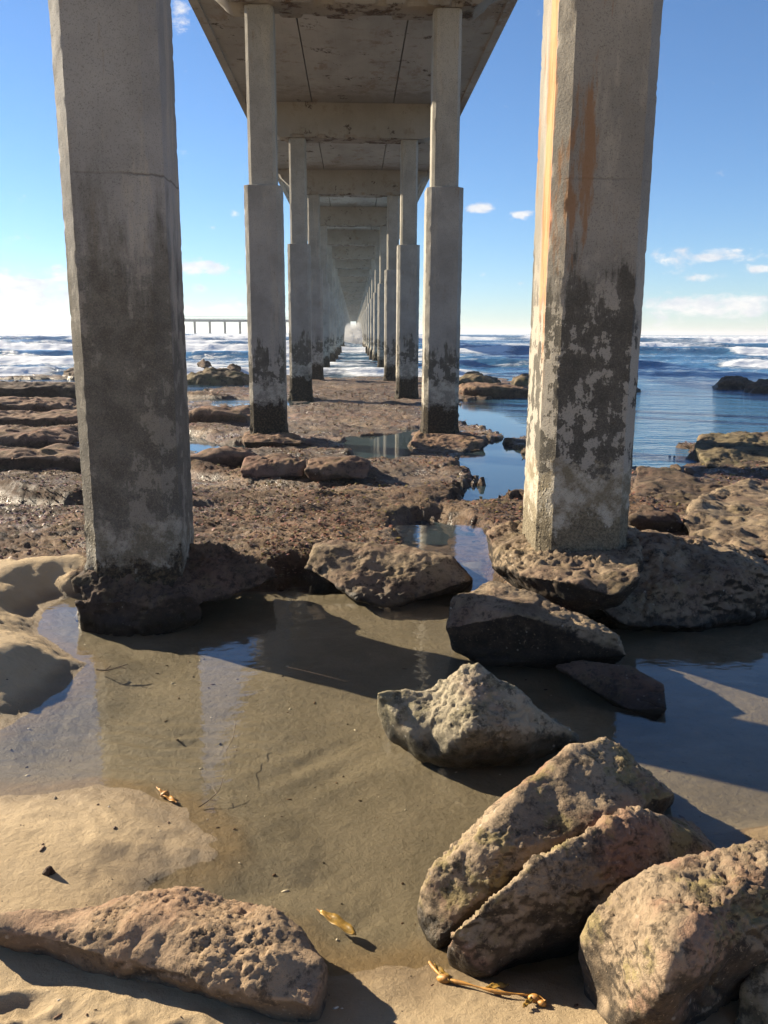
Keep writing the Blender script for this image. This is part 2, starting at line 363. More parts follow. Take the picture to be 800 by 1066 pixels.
def seamat():
    k = NT('sea_water')
    p = k.pos(); x, y, z = k.sep(p)
    foam = k.attr('foam')
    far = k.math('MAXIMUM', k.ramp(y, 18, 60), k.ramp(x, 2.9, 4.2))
    w = k.math('ADD', k.noise(1.0, 5, 0.6, k.pos((0.45, 1.0, 1))), k.math('MULTIPLY', k.noise(5.0, 4, 0.6, k.pos((0.6, 1.2, 1))), 0.22))
    calm = k.math('MAXIMUM', k.ramp(y, 18, 28, 0.006, 0.6), k.ramp(x, 2.9, 4.2, 0.006, 0.65))
    nd = k.n('ShaderNodeBump'); nd.inputs['Distance'].default_value = 0.35; k.lk(calm, nd.inputs['Strength']); k.lk(w, nd.inputs['Height'])
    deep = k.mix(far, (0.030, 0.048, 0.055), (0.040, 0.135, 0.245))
    # foam breaks into lace
    lace = k.math('ADD', k.math('MULTIPLY', k.noise(0.8, 8, 0.72, k.pos((0.09, 0.9, 1.2)), 0.6), 0.75), k.math('MULTIPLY', k.noise(3.5, 5, 0.7, k.pos((0.5, 1.0, 1))), 0.30))
    fm = k.math('MULTIPLY', k.ramp(k.math('ADD', foam, k.math('MULTIPLY', k.math('SUBTRACT', lace, 0.525), 3.0)), 0.30, 0.78), k.ramp(foam, 0.02, 0.14))
    c = k.mix(fm, deep, (0.70, 0.73, 0.76))
    r = k.math('ADD', 0.06, k.math('MULTIPLY', fm, 0.8))
    fb = k.bump(k.math('MULTIPLY', lace, fm), 0.6, 0.3, nd.outputs['Normal'])
    k.bsdf(c, r, fb, 0.5, IOR=1.45)
    return k.m
M['sea'] = seamat()

def simple(name, a, b, sc, rough=0.6, **kw):
    k = NT(name); n = k.noise(sc, 5, 0.65)
    k.bsdf(k.mix(k.ramp(n, 0.35, 0.65), a, b), rough, k.bump(n, 0.4, 0.004), 0.4, **kw); return k.m
M['kelp'] = simple('kelp', (0.25, 0.12, 0.03), (0.52, 0.25, 0.05), 60, 0.5)
M['kelp_leaf'] = simple('kelp_leaf', (0.16, 0.10, 0.02), (0.34, 0.20, 0.04), 40, 0.45)
M['twig'] = simple('dry_weed', (0.05, 0.03, 0.02), (0.12, 0.075, 0.045), 80)

# ------------------------------------------------------------------ ground
POOL = [PZ(u, v) for u, v in ((-420, 735), (0, 757), (40, 737), (70, 716), (97, 690), (80, 680), (52, 664), (38, 642), (55, 624), (85, 618),
        (130, 610), (210, 604), (285, 604), (305, 597), (340, 606), (405, 600), (430, 585), (412, 566), (408, 545), (425, 532), (468, 535), (505, 548), (522, 565),
        (516, 592), (545, 618), (640, 640), (830, 606), (1150, 630), (1300, 870), (840, 905), (700, 985), (600, 1004), (452, 992), (420, 996),
        (335, 1003), (300, 962), (212, 942), (190, 926), (236, 906), (253, 886), (236, 864), (186, 840), (150, 824), (100, 816), (0, 823), (-420, 835))]
SEA_Z = -0.07
CH = [PZ(u, v, SEA_Z) for u, v in ((474, 419), (552, 412), (580, 420), (580, 446), (524, 464), (552, 474), (576, 500), (552, 524), (522, 532), (484, 530), (478, 516), (500, 502), (470, 492), (492, 470), (526, 456), (502, 444), (474, 442))]
PC = [PZ(u, v, SEA_Z) for u, v in ((360, 456), (424, 452), (428, 476), (372, 479))]
IN = [PZ(u, v, SEA_Z) for u, v in ((120, 400), (192, 399), (262, 396), (262, 407), (228, 407), (192, 412), (130, 408))]
LAG = [(2.9, 11.1), (3.9, 10.7), (4.5, 11.3), (4.7, 12.7), (5.6, 13.1), (7.2, 13.1), (20, 14), (70, 16), (70, 40), (6.5, 40), (5.6, 26), (4.4, 20), (3.4, 14)]

def terrain(X, Y):
    n_big = fbm(X * 0.7, Y * 0.7, 0.3, 4); n_mid = fbm(X * 2.4, Y * 2.4, 1.7, 4); n_fin = fbm(X * 9, Y * 9, 3.1, 3)
    # --- sand with the tide pool
    d = sdf_poly(X, Y, POOL) + 0.032 * fbm(X * 4, Y * 4, 0.9, 3) + 0.012 * fbm(X * 17, Y * 17, 0.4, 2)
    bk = 0.5 + 1.0 * sstep(2.9, 3.5, Y) * sstep(-0.9, -1.2, X)
    bank = 0.010 + bk * (0.10 * sstep(0.0, 0.40, d) + 0.05 * sstep(0.3, 1.3, d))
    bed = -0.012 - 0.050 * sstep(0.0, -0.35, d) - 0.03 * sstep(-0.3, -1.2, d)
    hs = np.where(d > 0, bank * sstep(-0.05, 0.12, d) + bed * (1 - sstep(-0.05, 0.12, d)), bed)
    hs = bed + (bank - bed) * sstep(-0.10, 0.14, d)
    hs += 0.018 * n_big + 0.004 * n_mid * sstep(-0.2, 0.2, d)
    # ripples in the sand
    m1 = np.exp(-(((X + 0.72) / 0.42) ** 2 + ((Y - 3.22) / 0.26) ** 2))
    hs += -0.012 * m1 + 0.009 * m1 * np.sin(2 * np.pi * (Y + 0.16 * X + 0.05 * n_mid) / 0.09)
    m2 = np.exp(-(((X + 0.15) / 0.22) ** 2 + ((Y - 3.05) / 0.3) ** 2))
    hs += -0.02 * m2 + 0.006 * m2 * np.sin(2 * np.pi * (Y - 0.9 * X + 0.05 * n_mid) / 0.22)
    m3 = sstep(0.02, 0.10, d) * sstep(0.5, 0.2, d) * sstep(0.3, -0.5, X) * (0.25 + 0.75 * sstep(3.1, 2.8, Y))
    hs += 0.0028 * m3 * np.sin(2 * np.pi * (Y * 0.8 + 0.6 * X + 0.10 * n_mid) / 0.11) + 0.003 * m3 * n_mid
    hs += 0.020 * np.exp(-(((X - 1.45) / 0.28) ** 2 + ((Y - 2.45) / 0.10) ** 2)) * 3.2          # low bar at the right
    foot = sstep(1.85, 1.6, Y) * sstep(-0.35, -0.6, X)
    hs += foot * (0.014 * fbm(X * 14, Y * 14, 6.0, 3))
    for fx, fy, fa in ((-0.62, 1.60, 0.5), (-0.42, 1.58, 0.9), (-0.80, 1.72, 0.2), (-0.52, 1.52, 0.3)):
        ca, sa = math.cos(fa), math.sin(fa); uu = (X - fx) * ca + (Y - fy) * sa; vv = -(X - fx) * sa + (Y - fy) * ca
        rr = (uu / 0.085) ** 2 + (vv / 0.04) ** 2; hs += -0.014 * np.exp(-rr ** 2) + 0.006 * np.exp(-(rr - 1.7) ** 2 * 2)
    # --- reef
    base = np.interp(Y, [3.5, 5.0, 6.5, 7.8, 9, 13, 20, 28, 32.5, 36, 44, 60], [0.14, 0.13, 0.10, 0.06, 0.015, -0.032, -0.038, -0.02, -0.08, -0.30, -0.9, -2.0])
    ph = (Y + 0.9 * fbm(X * 0.35, Y * 0.35, 4.4, 3) + 0.10 * X) / np.interp(Y, [5, 30], [1.3, 2.9])
    fr = ph - np.floor(ph)
    saw = (1 - fr) * sstep(0.0, 0.13, fr)
    amp = (0.20 * sstep(-0.8, -2.6, X) + 0.07) * sstep(6.0, 9.0, Y) * (0.6 + 0.8 * np.abs(pn(np.floor(ph) * 3.7, X * 0.25, 2.2)))
    hr = base + amp * (saw - 0.45) + 0.045 * n_big + 0.036 * n_mid + 0.010 * n_fin + 0.012 * ridged(X * 4.3, Y * 5.3, 5.5, 4) - 0.01
    hr += 0.011 * fbm(X * 24, Y * 30, 8.0, 3, g=0.65)
    dl = sdf_poly(X, Y, LAG) + 0.45 * n_mid * 0.6 + 0.25 * n_big
    hr = hr + (np.minimum(hr, -0.55) - hr) * sstep(0.45, -0.35, dl)
    cut = np.zeros_like(X)
    for poly, wob in ((CH, 0.40), (PC, 0.15), (IN, 0.5)):
        dp = sdf_poly(X, Y, poly) + wob * (0.7 * n_mid + 0.3 * n_fin)
        cut = np.maximum(cut, sstep(0.14, -0.06, dp))
    hr = hr + (np.minimum(hr, SEA_Z - 0.10) - hr) * cut
    # scattered heads of rock in the lagoon
    hr += 0.42 * sstep(0.62, 0.85, fbm(X * 0.55, Y * 0.9, 9.9, 3)) * sstep(0.4, -0.6, dl) * sstep(30, 20, Y)
    # the near tide pool reaches in among the reef
    hr = hr + (np.minimum(hr, -0.07 + 0.03 * n_mid) - hr) * sstep(0.06, -0.10, d + 0.05 * n_mid)
    yb = np.interp(X, [-4, -1.3, -0.6, 0.6, 1.2, 4], [5.6, 5.2, 4.75, 4.6, 3.7, 3.4]) + 0.30 * n_mid
    rock = sstep(-0.25, 0.30, Y - yb)
    rock = rock * (1 - 0.75 * sstep(0.0, -0.2, d) * (Y < 6))
    h = hs + (hr - hs) * rock
    damp = np.clip(cut + sstep(0.5, 0.0, dl), 0, 1) * 0.8 + 0.5 * sstep(-0.1, -0.2, h) * (Y > 7)
    return h, rock, damp

def fan(ys, us):
    Y = np.repeat(ys[:, None], len(us), 1); X = ys[:, None] * us[None, :]
    return X, Y
ys = [0.75]
while ys[-1] < 46: ys.append(ys[-1] * 1.0048 + 0.0006)
ys = np.array(ys)
us = np.concatenate([np.linspace(-2.4, -0.72, 60, endpoint=False), np.linspace(-0.72, 0.72, 620), np.linspace(0.72, 2.4, 61)[1:]])
X, Y = fan(ys, us)
H, RK, DP = terrain(X, Y)
me = np_mesh('ground', np.stack([X, Y, H], -1).reshape(-1, 3), grid_faces(len(ys), len(us)))
attr(me, 'rock', RK); attr(me, 'damp', DP)
ground = tag(link_mesh('ground', me, M['ground']), kind='structure')
# the beach behind and beside, and the sea bed beyond: coarse sheet a little lower that carries on from the fine one
gx = np.linspace(-160, 160, 161); gy = np.concatenate([np.linspace(-40, 0.75, 40), np.linspace(1.5, 120, 120)])
X2, Y2 = np.meshgrid(gx, gy)
H2 = np.interp(Y2, [-40, -10, 0.7, 5, 12, 30, 45, 120], [2.2, 0.9, 0.02, -0.25, -0.6, -1.0, -1.6, -5.0]) + 0.05 * fbm(X2 * 0.4, Y2 * 0.4, 0, 3)
inside = (np.abs(X2) < Y2 * 2.3) & (Y2 > 0.8) & (Y2 < 44)
H2 = np.where(inside, H2 - 0.9, H2)
me = np_mesh('beach', np.stack([X2, Y2, H2], -1).reshape(-1, 3), grid_faces(len(gy), len(gx)))
attr(me, 'rock', sstep(5, 9, Y2)); attr(me, 'damp', np.zeros_like(X2))
tag(link_mesh('beach', me, M['ground']), kind='structure')

# weed turf on the reef: short fronds, far too many to count
rw = np.random.RandomState(23); n = 90000
wy = np.exp(rw.uniform(math.log(4.6), math.log(27), n)); wx = wy * rw.uniform(-0.66, 0.66, n)
wh, wr, _ = terrain(wx, wy)
dens = sstep(-0.35, 0.25, fbm(wx * 0.9, wy * 0.9, 12.0, 4) + 0.5 * fbm(wx * 4, wy * 4, 3.0, 2))
keep = (wr > 0.85) & (wh > SEA_Z + 0.015) & (wh < 0.24) & (rw.rand(n) < 0.15 + 0.85 * dens) & ((wy > 6.9) | (wh > 0.02))
wx, wy, wh = wx[keep], wy[keep], wh[keep]; n = len(wx)
a = rw.uniform(0, 2 * np.pi, n); L = rw.uniform(0.018, 0.05, n) * np.interp(wy, [5, 25], [0.8, 1.7]); W = L * rw.uniform(0.15, 0.4, n); up = rw.uniform(0.05, 0.75, n)
dxw, dyw = np.cos(a), np.sin(a); base_z = wh - 0.004
rows = []
for t, wd, hz_ in ((0.0, 0.6, 0.0), (0.55, 1.0, 0.75), (1.0, 0.35, 0.7)):
    for sgn in (-1, 1):
        rows.append(np.stack([wx + dxw * L * t - dyw * W * wd * sgn, wy + dyw * L * t + dxw * W * wd * sgn, base_z + L * up * hz_ + rw.uniform(-0.003, 0.003, n)], -1))
co = np.stack(rows, 1).reshape(-1, 3); b = np.arange(n)[:, None] * 6
me = np_mesh('reef_weed', co, np.concatenate([b + np.array([[0, 1, 3, 2]]), b + np.array([[2, 3, 5, 4]])]))
wk = NT('weed_turf'); rnd = wk.n('ShaderNodeNewGeometry').outputs['Random Per Island']
wc = wk.mix(wk.ramp(rnd, 0.0, 0.5), (0.04, 0.018, 0.012), (0.21, 0.092, 0.055)); wc = wk.mix(wk.ramp(rnd, 0.60, 0.64), wc, (0.15, 0.115, 0.035)); wc = wk.mix(wk.ramp(rnd, 0.88, 0.91), wc, (0.33, 0.23, 0.14))
wk.bsdf(wc, 0.42, None, 0.5)
tag(link_mesh('reef_weed', me, wk.m), 'short red brown weed covering the reef', kind='stuff')

# ------------------------------------------------------------------ tide pool water
px_, py_ = np.meshgrid(np.linspace(-4.2, 5.0, 40), np.linspace(1.15, 7.0, 30))
me = np_mesh('tide_pool', np.stack([px_, py_, np.zeros_like(px_)], -1).reshape(-1, 3), grid_faces(30, 40))
tag(link_mesh('tide_pool', me, M['pool']), kind='structure')

# ------------------------------------------------------------------ sea
ys = [6.6]
while ys[-1] < 420: ys.append(ys[-1] * 1.0052)
while ys[-1] < 4500: ys.append(ys[-1] * 1.03)
ys = np.array(ys)
us = np.concatenate([np.linspace(-2.4, -0.7, 50, endpoint=False), np.linspace(-0.7, 0.7, 430), np.linspace(0.7, 2.4, 51)[1:]])
X, Y = fan(ys, us)
Z = np.full(X.shape, SEA_Z); FO = np.zeros(X.shape)
bx = X * 0.06
waves = [(35, 0.34, 1.5), (44, 0.46, 2.2), (57, 0.62, 2.6), (73, 0.78, 3.2), (96, 0.95, 4.0), (126, 1.15, 5.0), (165, 1.25, 6.0), (215, 1.35, 7.5), (280, 1.35, 9.0), (350, 1.3, 11)]
for i, (y0, a, L) in enumerate(waves):
    yc = y0 + 0.05 * y0 * fbm(X * (2.2 / y0), 0 * X + i * 3.3, 0.5, 3) + 0.03 * X * (-1) ** i * 0.5
    pres = 0.35 + 0.65 * sstep(-0.35, 0.25, fbm(X * (3.0 / y0) + i * 9.1, 0 * X + i * 1.7, 2.5, 3) + (0.18 if i not in (0, 2) else 0.0))
    t = (Y - yc) / L
    prof = np.where(t < 0, np.exp(-(t / 0.30) ** 2), np.exp(-(t / 1.3) ** 2))
    Z += 0.8 * a * pres * prof
    brk = sstep(-0.30, 0.2, fbm(X * (5.0 / y0) + i * 4.4, 0 * X + i * 2.9, 7.5, 3) + (0.14 if i % 2 else -0.03) + 0.12 * sstep(0, -10, X))
    FO = np.maximum(FO, brk * pres * (1.15 * np.exp(-((t + 0.05) / np.where(t < 0, 0.75, 0.40)) ** 2)))
    FO = np.maximum(FO, brk * 0.50 * np.exp(-((t + 1.0) / 1.2) ** 2))
surf = sstep(28, 36, Y)
FO = np.maximum(FO, surf * (0.27 + 0.28 * fbm(X * 0.08, Y * 0.16, 3.3, 4) + 0.12 * sstep(2, -10, X) - 0.05 * sstep(3, 12, X)) * sstep(330, 130, Y))
FO = np.maximum(FO, (sstep(0.25, 0.5, fbm(X * 0.02, Y * 0.05, 6.6, 4)) * 0.5) * sstep(200, 300, Y))
FO *= sstep(26, 33, Y + 2.5 * fbm(X * 0.3, Y * 0.1, 1.1, 3))
Z += FO * 0.06 * fbm(X * 0.9, Y * 1.0, 0.7, 4, g=0.6) * surf * np.clip(Y / 60, 0.4, 2.5)
Z += 0.11 * fbm(X * 0.45, Y * 0.8, 4.7, 4, g=0.55) * sstep(26, 44, Y) * sstep(900, 200, Y)
Z += 0.28 * fbm(X * 0.03, Y * 0.07, 4.7, 3) * sstep(300, 420, Y) * sstep(4000, 1500, Y)
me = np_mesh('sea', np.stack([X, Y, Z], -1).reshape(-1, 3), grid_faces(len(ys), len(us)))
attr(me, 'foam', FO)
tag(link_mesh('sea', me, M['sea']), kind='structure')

# ------------------------------------------------------------------ pier
Y0, SP, CX = 4.95, 8.3, 1.33
ZS, ZCAP, ZSOF = 3.68, 6.07, 6.84
NB = 43
HALF = 0.27
def chamfer_ring(h, c, ns=16, nc=4):
    pts = []
    cs = [((-h + c, -h), (h - c, -h)), ((h, -h + c), (h, h - c)), ((h - c, h), (-h + c, h)), ((-h, h - c), (-h, -h + c))]
    for i in range(4):
        (a, b), (d, _) = cs[i], cs[(i + 1) % 4]
        for t in range(ns): pts.append((a[0] + (b[0] - a[0]) * t / ns, a[1] + (b[1] - a[1]) * t / ns, 0))
        for t in range(nc): pts.append((b[0] + (d[0] - b[0]) * t / nc, b[1] + (d[1] - b[1]) * t / nc, 1))
    P = np.array(pts)
    # distance along the ring to the nearest arris
    cor = np.array([q for s in cs for q in s])
    dd = np.min(np.hypot(P[:, None, 0] - cor[None, :, 0], P[:, None, 1] - cor[None, :, 1]), 1)
    return P[:, :2], dd
def column_mesh(name, h, c, z0, z1, dz, seed, crust=0.0, crust_z=0.3, chip=0.012, ns=16, nc=4, rough=0.003, foot_w=0.0):
    ring, dd = chamfer_ring(h, c, ns, nc)
    n = len(ring); zs = np.linspace(z0, z1, max(2, int((z1 - z0) / dz) + 1))
    Xr = np.repeat(ring[None, :, 0], len(zs), 0); Yr = np.repeat(ring[None, :, 1], len(zs), 0); Zr = np.repeat(zs[:, None], n, 1)
    rad = np.hypot(Xr, Yr); nx, ny = Xr / rad, Yr / rad
    edge = np.exp(-(dd / 0.018) ** 2)[None, :]
    ch = 0.7 * chip * edge * sstep(0.18, 0.6, fbm(Xr * 26 + seed, Yr * 26, Zr * 20, 4)) + 0.25 * chip * edge * np.abs(pn(Xr * 45 + seed, Yr * 45, Zr * 45))
    off = -ch + rough * fbm(Xr * 12 + seed, Yr * 12, Zr * 12, 4)
    if crust:
        m = sstep(crust_z + 0.12, crust_z - 0.25, Zr + 0.25 * fbm(Xr * 5 + seed, Yr * 5, Zr * 5, 3))
        off = off + m * crust * (0.55 + 0.9 * fbm(Xr * 11 + seed, Yr * 11, Zr * 11, 4))
    if foot_w:
        off = off + 0.0
    Xr = Xr + nx * off; Yr = Yr + ny * off
    co = np.stack([Xr, Yr, Zr], -1).reshape(-1, 3)
    bm = bmesh.new()
    V = [bm.verts.new(p) for p in co]
    for r in range(len(zs) - 1):
        for i in range(n):
            j = (i + 1) % n
            bm.faces.new((V[r * n + i], V[r * n + j], V[(r + 1) * n + j], V[(r + 1) * n + i]))
    top = V[(len(zs) - 1) * n:]
    # slightly worn top edge, then the flat top
    inner = [bm.verts.new((v.co.x * 0.96, v.co.y * 0.96, v.co.z + 0.006)) for v in top]
    for i in range(n):
        j = (i + 1) % n
        bm.faces.new((top[i], top[j], inner[j], inner[i]))
    bm.faces.new(inner); bm.faces.new(list(reversed(V[:n])))
    for f in bm.faces: f.smooth = True
    me = bm_mesh(name, bm)
    me.set_sharp_from_angle(angle=R(32)) if hasattr(me, 'set_sharp_from_angle') else None
    return me

pier = tag(empty('pier', (0, Y0, 0)), 'long concrete pier on two rows of square columns running straight out over the surf', 'pier')

# deck: three strips of slab with open joints between
bm = bmesh.new()
ya, yb_ = Y0 - 12.0, Y0 + SP * (NB - 1) + 4
for x0, x1 in ((-2.48, -0.962), (-0.938, 0.938), (0.962, 2.48)):
    bm_box(bm, x0, x1, ya, yb_, ZSOF, ZSOF + 0.30)
bm_box(bm, -2.48, 2.48, ya, yb_, ZSOF + 0.302, ZSOF + 0.42)
for s in (-1, 1):                                        # edge beams, their underside a little lower than the slab's
    a, b = sorted((s * 2.482, s * 2.63))
    bm_box(bm, a, b, ya, yb_, ZSOF - 0.05, ZSOF + 0.62)
me = bm_mesh('deck', bm)
deck = link_mesh('deck', me, M['soffit'], pier, (0, -Y0, 0), smooth=False)

# cap beam, haunched ends, spalled lower edge
def cap_mesh(seed):
    xs = np.linspace(-2.46, 2.46, 130)
    zb = ZCAP + np.where(np.abs(xs) > 1.70, np.clip((np.abs(xs) - 1.70) / 0.76, 0, 1) ** 1.25 * 0.60, 0)
    hw = 0.30
    prof = []
    for t in np.linspace(0, 1, 12): prof.append((-hw, 1 - t))           # front face, top to bottom
    for t in np.linspace(0, 1, 8)[1:]: prof.append((-hw + 2 * hw * t, 0.0))
    for t in np.linspace(0, 1, 6)[1:]: prof.append((hw, t))
    n = len(prof)
    co = np.zeros((len(xs), n, 3))
    for j, (yy, t) in enumerate(prof):
        co[:, j, 0] = xs; co[:, j, 1] = yy; co[:, j, 2] = zb + (ZSOF - 0.003 - zb) * t
    A = co.copy()
    low = np.exp(-((A[..., 2] - zb[:, None]) / 0.05) ** 2) * np.exp(-((np.abs(A[..., 1]) - hw) / 0.07) ** 2)
    sp = low * sstep(0.05, 0.40, fbm(A[..., 0] * 2.1 + seed, A[..., 1] * 3, A[..., 2] * 3, 4))
    co[..., 2] += 0.075 * sp; co[..., 1] -= np.sign(A[..., 1]) * 0.06 * sp
    co[..., 2] += 0.004 * fbm(A[..., 0] * 6, A[..., 1] * 6, A[..., 2] * 6, 3) * (A[..., 2] < ZSOF - 0.05)
    f = grid_faces(len(xs), n)
    me = np_mesh('cap_beam', co.reshape(-1, 3), f[:, ::-1])
    bm = bmesh.new(); bm.from_mesh(me); bm.verts.ensure_lookup_table()
    bm.faces.new([bm.verts[j] for j in range(n)]); bm.faces.new([bm.verts[(len(xs) - 1) * n + j] for j in reversed(range(n))])
    bmesh.ops.recalc_face_normals(bm, faces=bm.faces[:]); bm.to_mesh(me); bm.free()
    me.polygons.foreach_set('use_smooth', np.ones(len(me.polygons), bool)); me.set_sharp_from_angle(angle=R(35))
    return me
cap_me = [cap_mesh(s) for s in (0.0, 5.1, 9.7)]
for m_ in cap_me: m_.materials.append(M['soffit'])

shaft_me = [column_mesh('shaft', 0.20, 0.045, ZS + 0.008, ZCAP - 0.002, 0.05, s, chip=0.006, ns=8, nc=3) for s in (0.3, 4.9)]
for m_ in shaft_me: m_.materials.append(M['shaft'])
near_l = column_mesh('sleeve', HALF, 0.075, -0.4, ZS, 0.022, 2.2, crust=0.03, crust_z=0.30, chip=0.008, ns=24, nc=6, rough=0.0025)
near_r = column_mesh('sleeve', HALF, 0.075, -0.4, ZS, 0.022, 8.8, crust=0.02, crust_z=0.36, chip=0.008, ns=24, nc=6, rough=0.0025)
near_l.materials.append(M['col_left']); near_r.materials.append(M['col_right'])
mid_me = [column_mesh('sleeve', HALF, 0.065, -1.2, ZS, 0.035, s, crust=0.05, crust_z=0.12, chip=0.008, ns=14, nc=4, rough=0.005) for s in (1.1, 6.6, 12.3)]
far_me = [column_mesh('sleeve', HALF, 0.065, -3.0, ZS, 0.12, s, crust=0.10, crust_z=0.55, chip=0.008, ns=8, nc=3, rough=0.006) for s in (3.3, 7.7)]
for m_ in mid_me + far_me: m_.materials.append(M['col_far'])
for k in range(NB):
    y = Y0 + SP * k
    c = bpy.data.objects.new('cap_beam', cap_me[k % 3]); COL.objects.link(c); c.parent = pier; c.location = (0, SP * k, 0)
    for s in (-1, 1):
        col = bpy.data.objects.new('column', shaft_me[(k + (s > 0)) % 2]); COL.objects.link(col); col.parent = pier
        col.location = ((-1.262 if s < 0 else 1.33) if k == 0 else (-1.315 if s < 0 else 1.35), SP * k, 0)
        sm = (near_l if s < 0 else near_r) if k == 0 else (mid_me[(k * 2 + (s > 0)) % 3] if k < 5 else far_me[(k + (s > 0)) % 2])
        sl = bpy.data.objects.new('sleeve', sm); COL.objects.link(sl); sl.parent = col
        if k == 0:
            col['label'] = 'nearest left column, grey concrete darkening to a stained foot' if s < 0 else 'nearest right column with rust streaks and pale flaking patches'

# far wing of the pier head
WY = 366.0
wing = tag(empty('distant_pier', (-48, WY, 0)), 'distant pier deck on thin legs along the horizon, between the two left columns', 'pier')
bm = bmesh.new(); bm_box(bm, -46, 44, -3, 3, 5.75, 6.75)
link_mesh('deck', bm_mesh('deck', bm), M['shaft'], wing, smooth=False)
bm = bmesh.new()
for z in (7.05, 7.75):
    bm_box(bm, -46, 44, -2.95, -2.85, z, z + 0.10)
for i in range(46): bm_box(bm, -46 + 2 * i, -45.9 + 2 * i, -2.95, -2.85, 6.74, 7.06)
link_mesh('railing', bm_mesh('railing', bm), M['shaft'], wing, smooth=False)
leg_me = column_mesh('leg', 0.42, 0.1, -3, 5.76, 1.0, 0.5, ns=3, nc=2); leg_me.materials.append(M['shaft'])
for i in range(14):
    o = bpy.data.objects.new('leg', leg_me); COL.objects.link(o); o.parent = wing; o.location = (-43.7 + 6.3 * i, 0, 0)

# ------------------------------------------------------------------ rocks
def hull_into(bm, pts):
    vs = [bm.verts.new(p) for p in pts]
    r = bmesh.ops.convex_hull(bm, input=vs)
    dead = [g for g in r['geom_interior'] if isinstance(g, bmesh.types.BMVert)]
    dead += [v for v in vs if v.is_valid and not v.link_faces and v not in dead]
    bmesh.ops.delete(bm, geom=list(set(dead)), context='VERTS')
def rock(name, hulls, mat, label, cat='rock', vox=0.012, smooth=6, big=0.03, f_big=4.0, med=0.014, f_med=14.0, fine=0.005, f_fine=50, seed=0.0, group=None, pits=0.0, strata=0.0, fiss=0.012):
    bm = bmesh.new()
    for h in hulls: hull_into(bm, h)
    bmesh.ops.recalc_face_normals(bm, faces=bm.faces[:])
    me0 = bm_mesh('tmp', bm)
    t = bpy.data.objects.new('tmp', me0); COL.objects.link(t)
    md = t.modifiers.new('r', 'REMESH'); md.mode = 'VOXEL'; md.voxel_size = vox
    sm = t.modifiers.new('s', 'SMOOTH'); sm.factor = 0.5; sm.iterations = smooth
    dg = bpy.context.evaluated_depsgraph_get()
    me = bpy.data.meshes.new_from_object(t.evaluated_get(dg))
    bpy.data.objects.remove(t); bpy.data.meshes.remove(me0)
    co = verts_of(me); nr = normals_of(me)
    x, y, z = co[:, 0] + seed, co[:, 1] - seed, co[:, 2] + seed * 0.5
    gate = (0.30 + 0.70 * sstep(-0.2, 0.3, fbm(x * 3.1, y * 3.1, z * 3.1 + 4, 3))) * (0.35 + 0.65 * sstep(-0.1, 0.55, nr[:, 2]))   # smooth flanks, crusted tops
    d = big * fbm(x * f_big, y * f_big, z * f_big, 3) + gate * (med * 0.75 * fbm(x * f_med, y * f_med, z * f_med * 1.3, 4, g=0.6) + 0.35 * med * ridged(x * f_med * 0.6, y * f_med * 0.6, z * f_med, 3) + fine * fbm(x * f_fine, y * f_fine, z * f_fine, 3, g=0.65))
    d -= fiss * np.exp(-(fbm(x * 2.3, y * 2.3, z * 2.9 + 9, 4, g=0.55) / 0.05) ** 2) * sstep(-0.2, 0.4, fbm(x * 1.7, y * 1.7, z * 1.7 - 5, 2))
    if pits:
        d -= pits * sstep(0.25, 0.6, fbm(x * 18, y * 18, z * 18, 2))
    if strata:
        d += strata * (np.sin((z + 0.02 * fbm(x * 3, y * 3, z * 3, 2)) * 2 * np.pi / (strata * 5)) * 0.5)
    co = co + nr * d[:, None]
    c = np.array([co[:, 0].mean(), co[:, 1].mean(), co[:, 2].min()])
    me.vertices.foreach_set('co', np.ascontiguousarray(co - c, np.float32).ravel()); me.update()
    me.name = name
    o = link_mesh(name, me, mat, None, tuple(c))
    return tag(o, label, cat, group)
def Q(*pts, up=0.0): return [PZ(u, v, z + up) for u, v, z in pts]

# bottom left slab
rock('boulder', [Q((-30, 962, .13), (60, 942, .14), (130, 932, .14), (200, 928, .14), (265, 940, .15), (312, 965, .15), (338, 1002, .14),
                   (326, 1050, .12), (290, 1044, .11), (220, 1018, .10), (150, 1008, .09), (90, 996, .09), (20, 985, .09),
                   (-20, 985, -.06), (90, 1018, -.06), (200, 1040, -.06), (300, 1085, -.06), (345, 1080, -.06), (345, 1020, -.06), (270, 960, -.06), (100, 960, -.06), (120, 965, .165), (220, 970, .19), (285, 990, .18))],
     M['rock_tan'], 'long low tan boulder lying on the dry sand at the bottom left', vox=0.007, smooth=22, big=0.022, f_big=5, med=0.008, f_med=30, fine=0.0065, f_fine=95, seed=1.5)
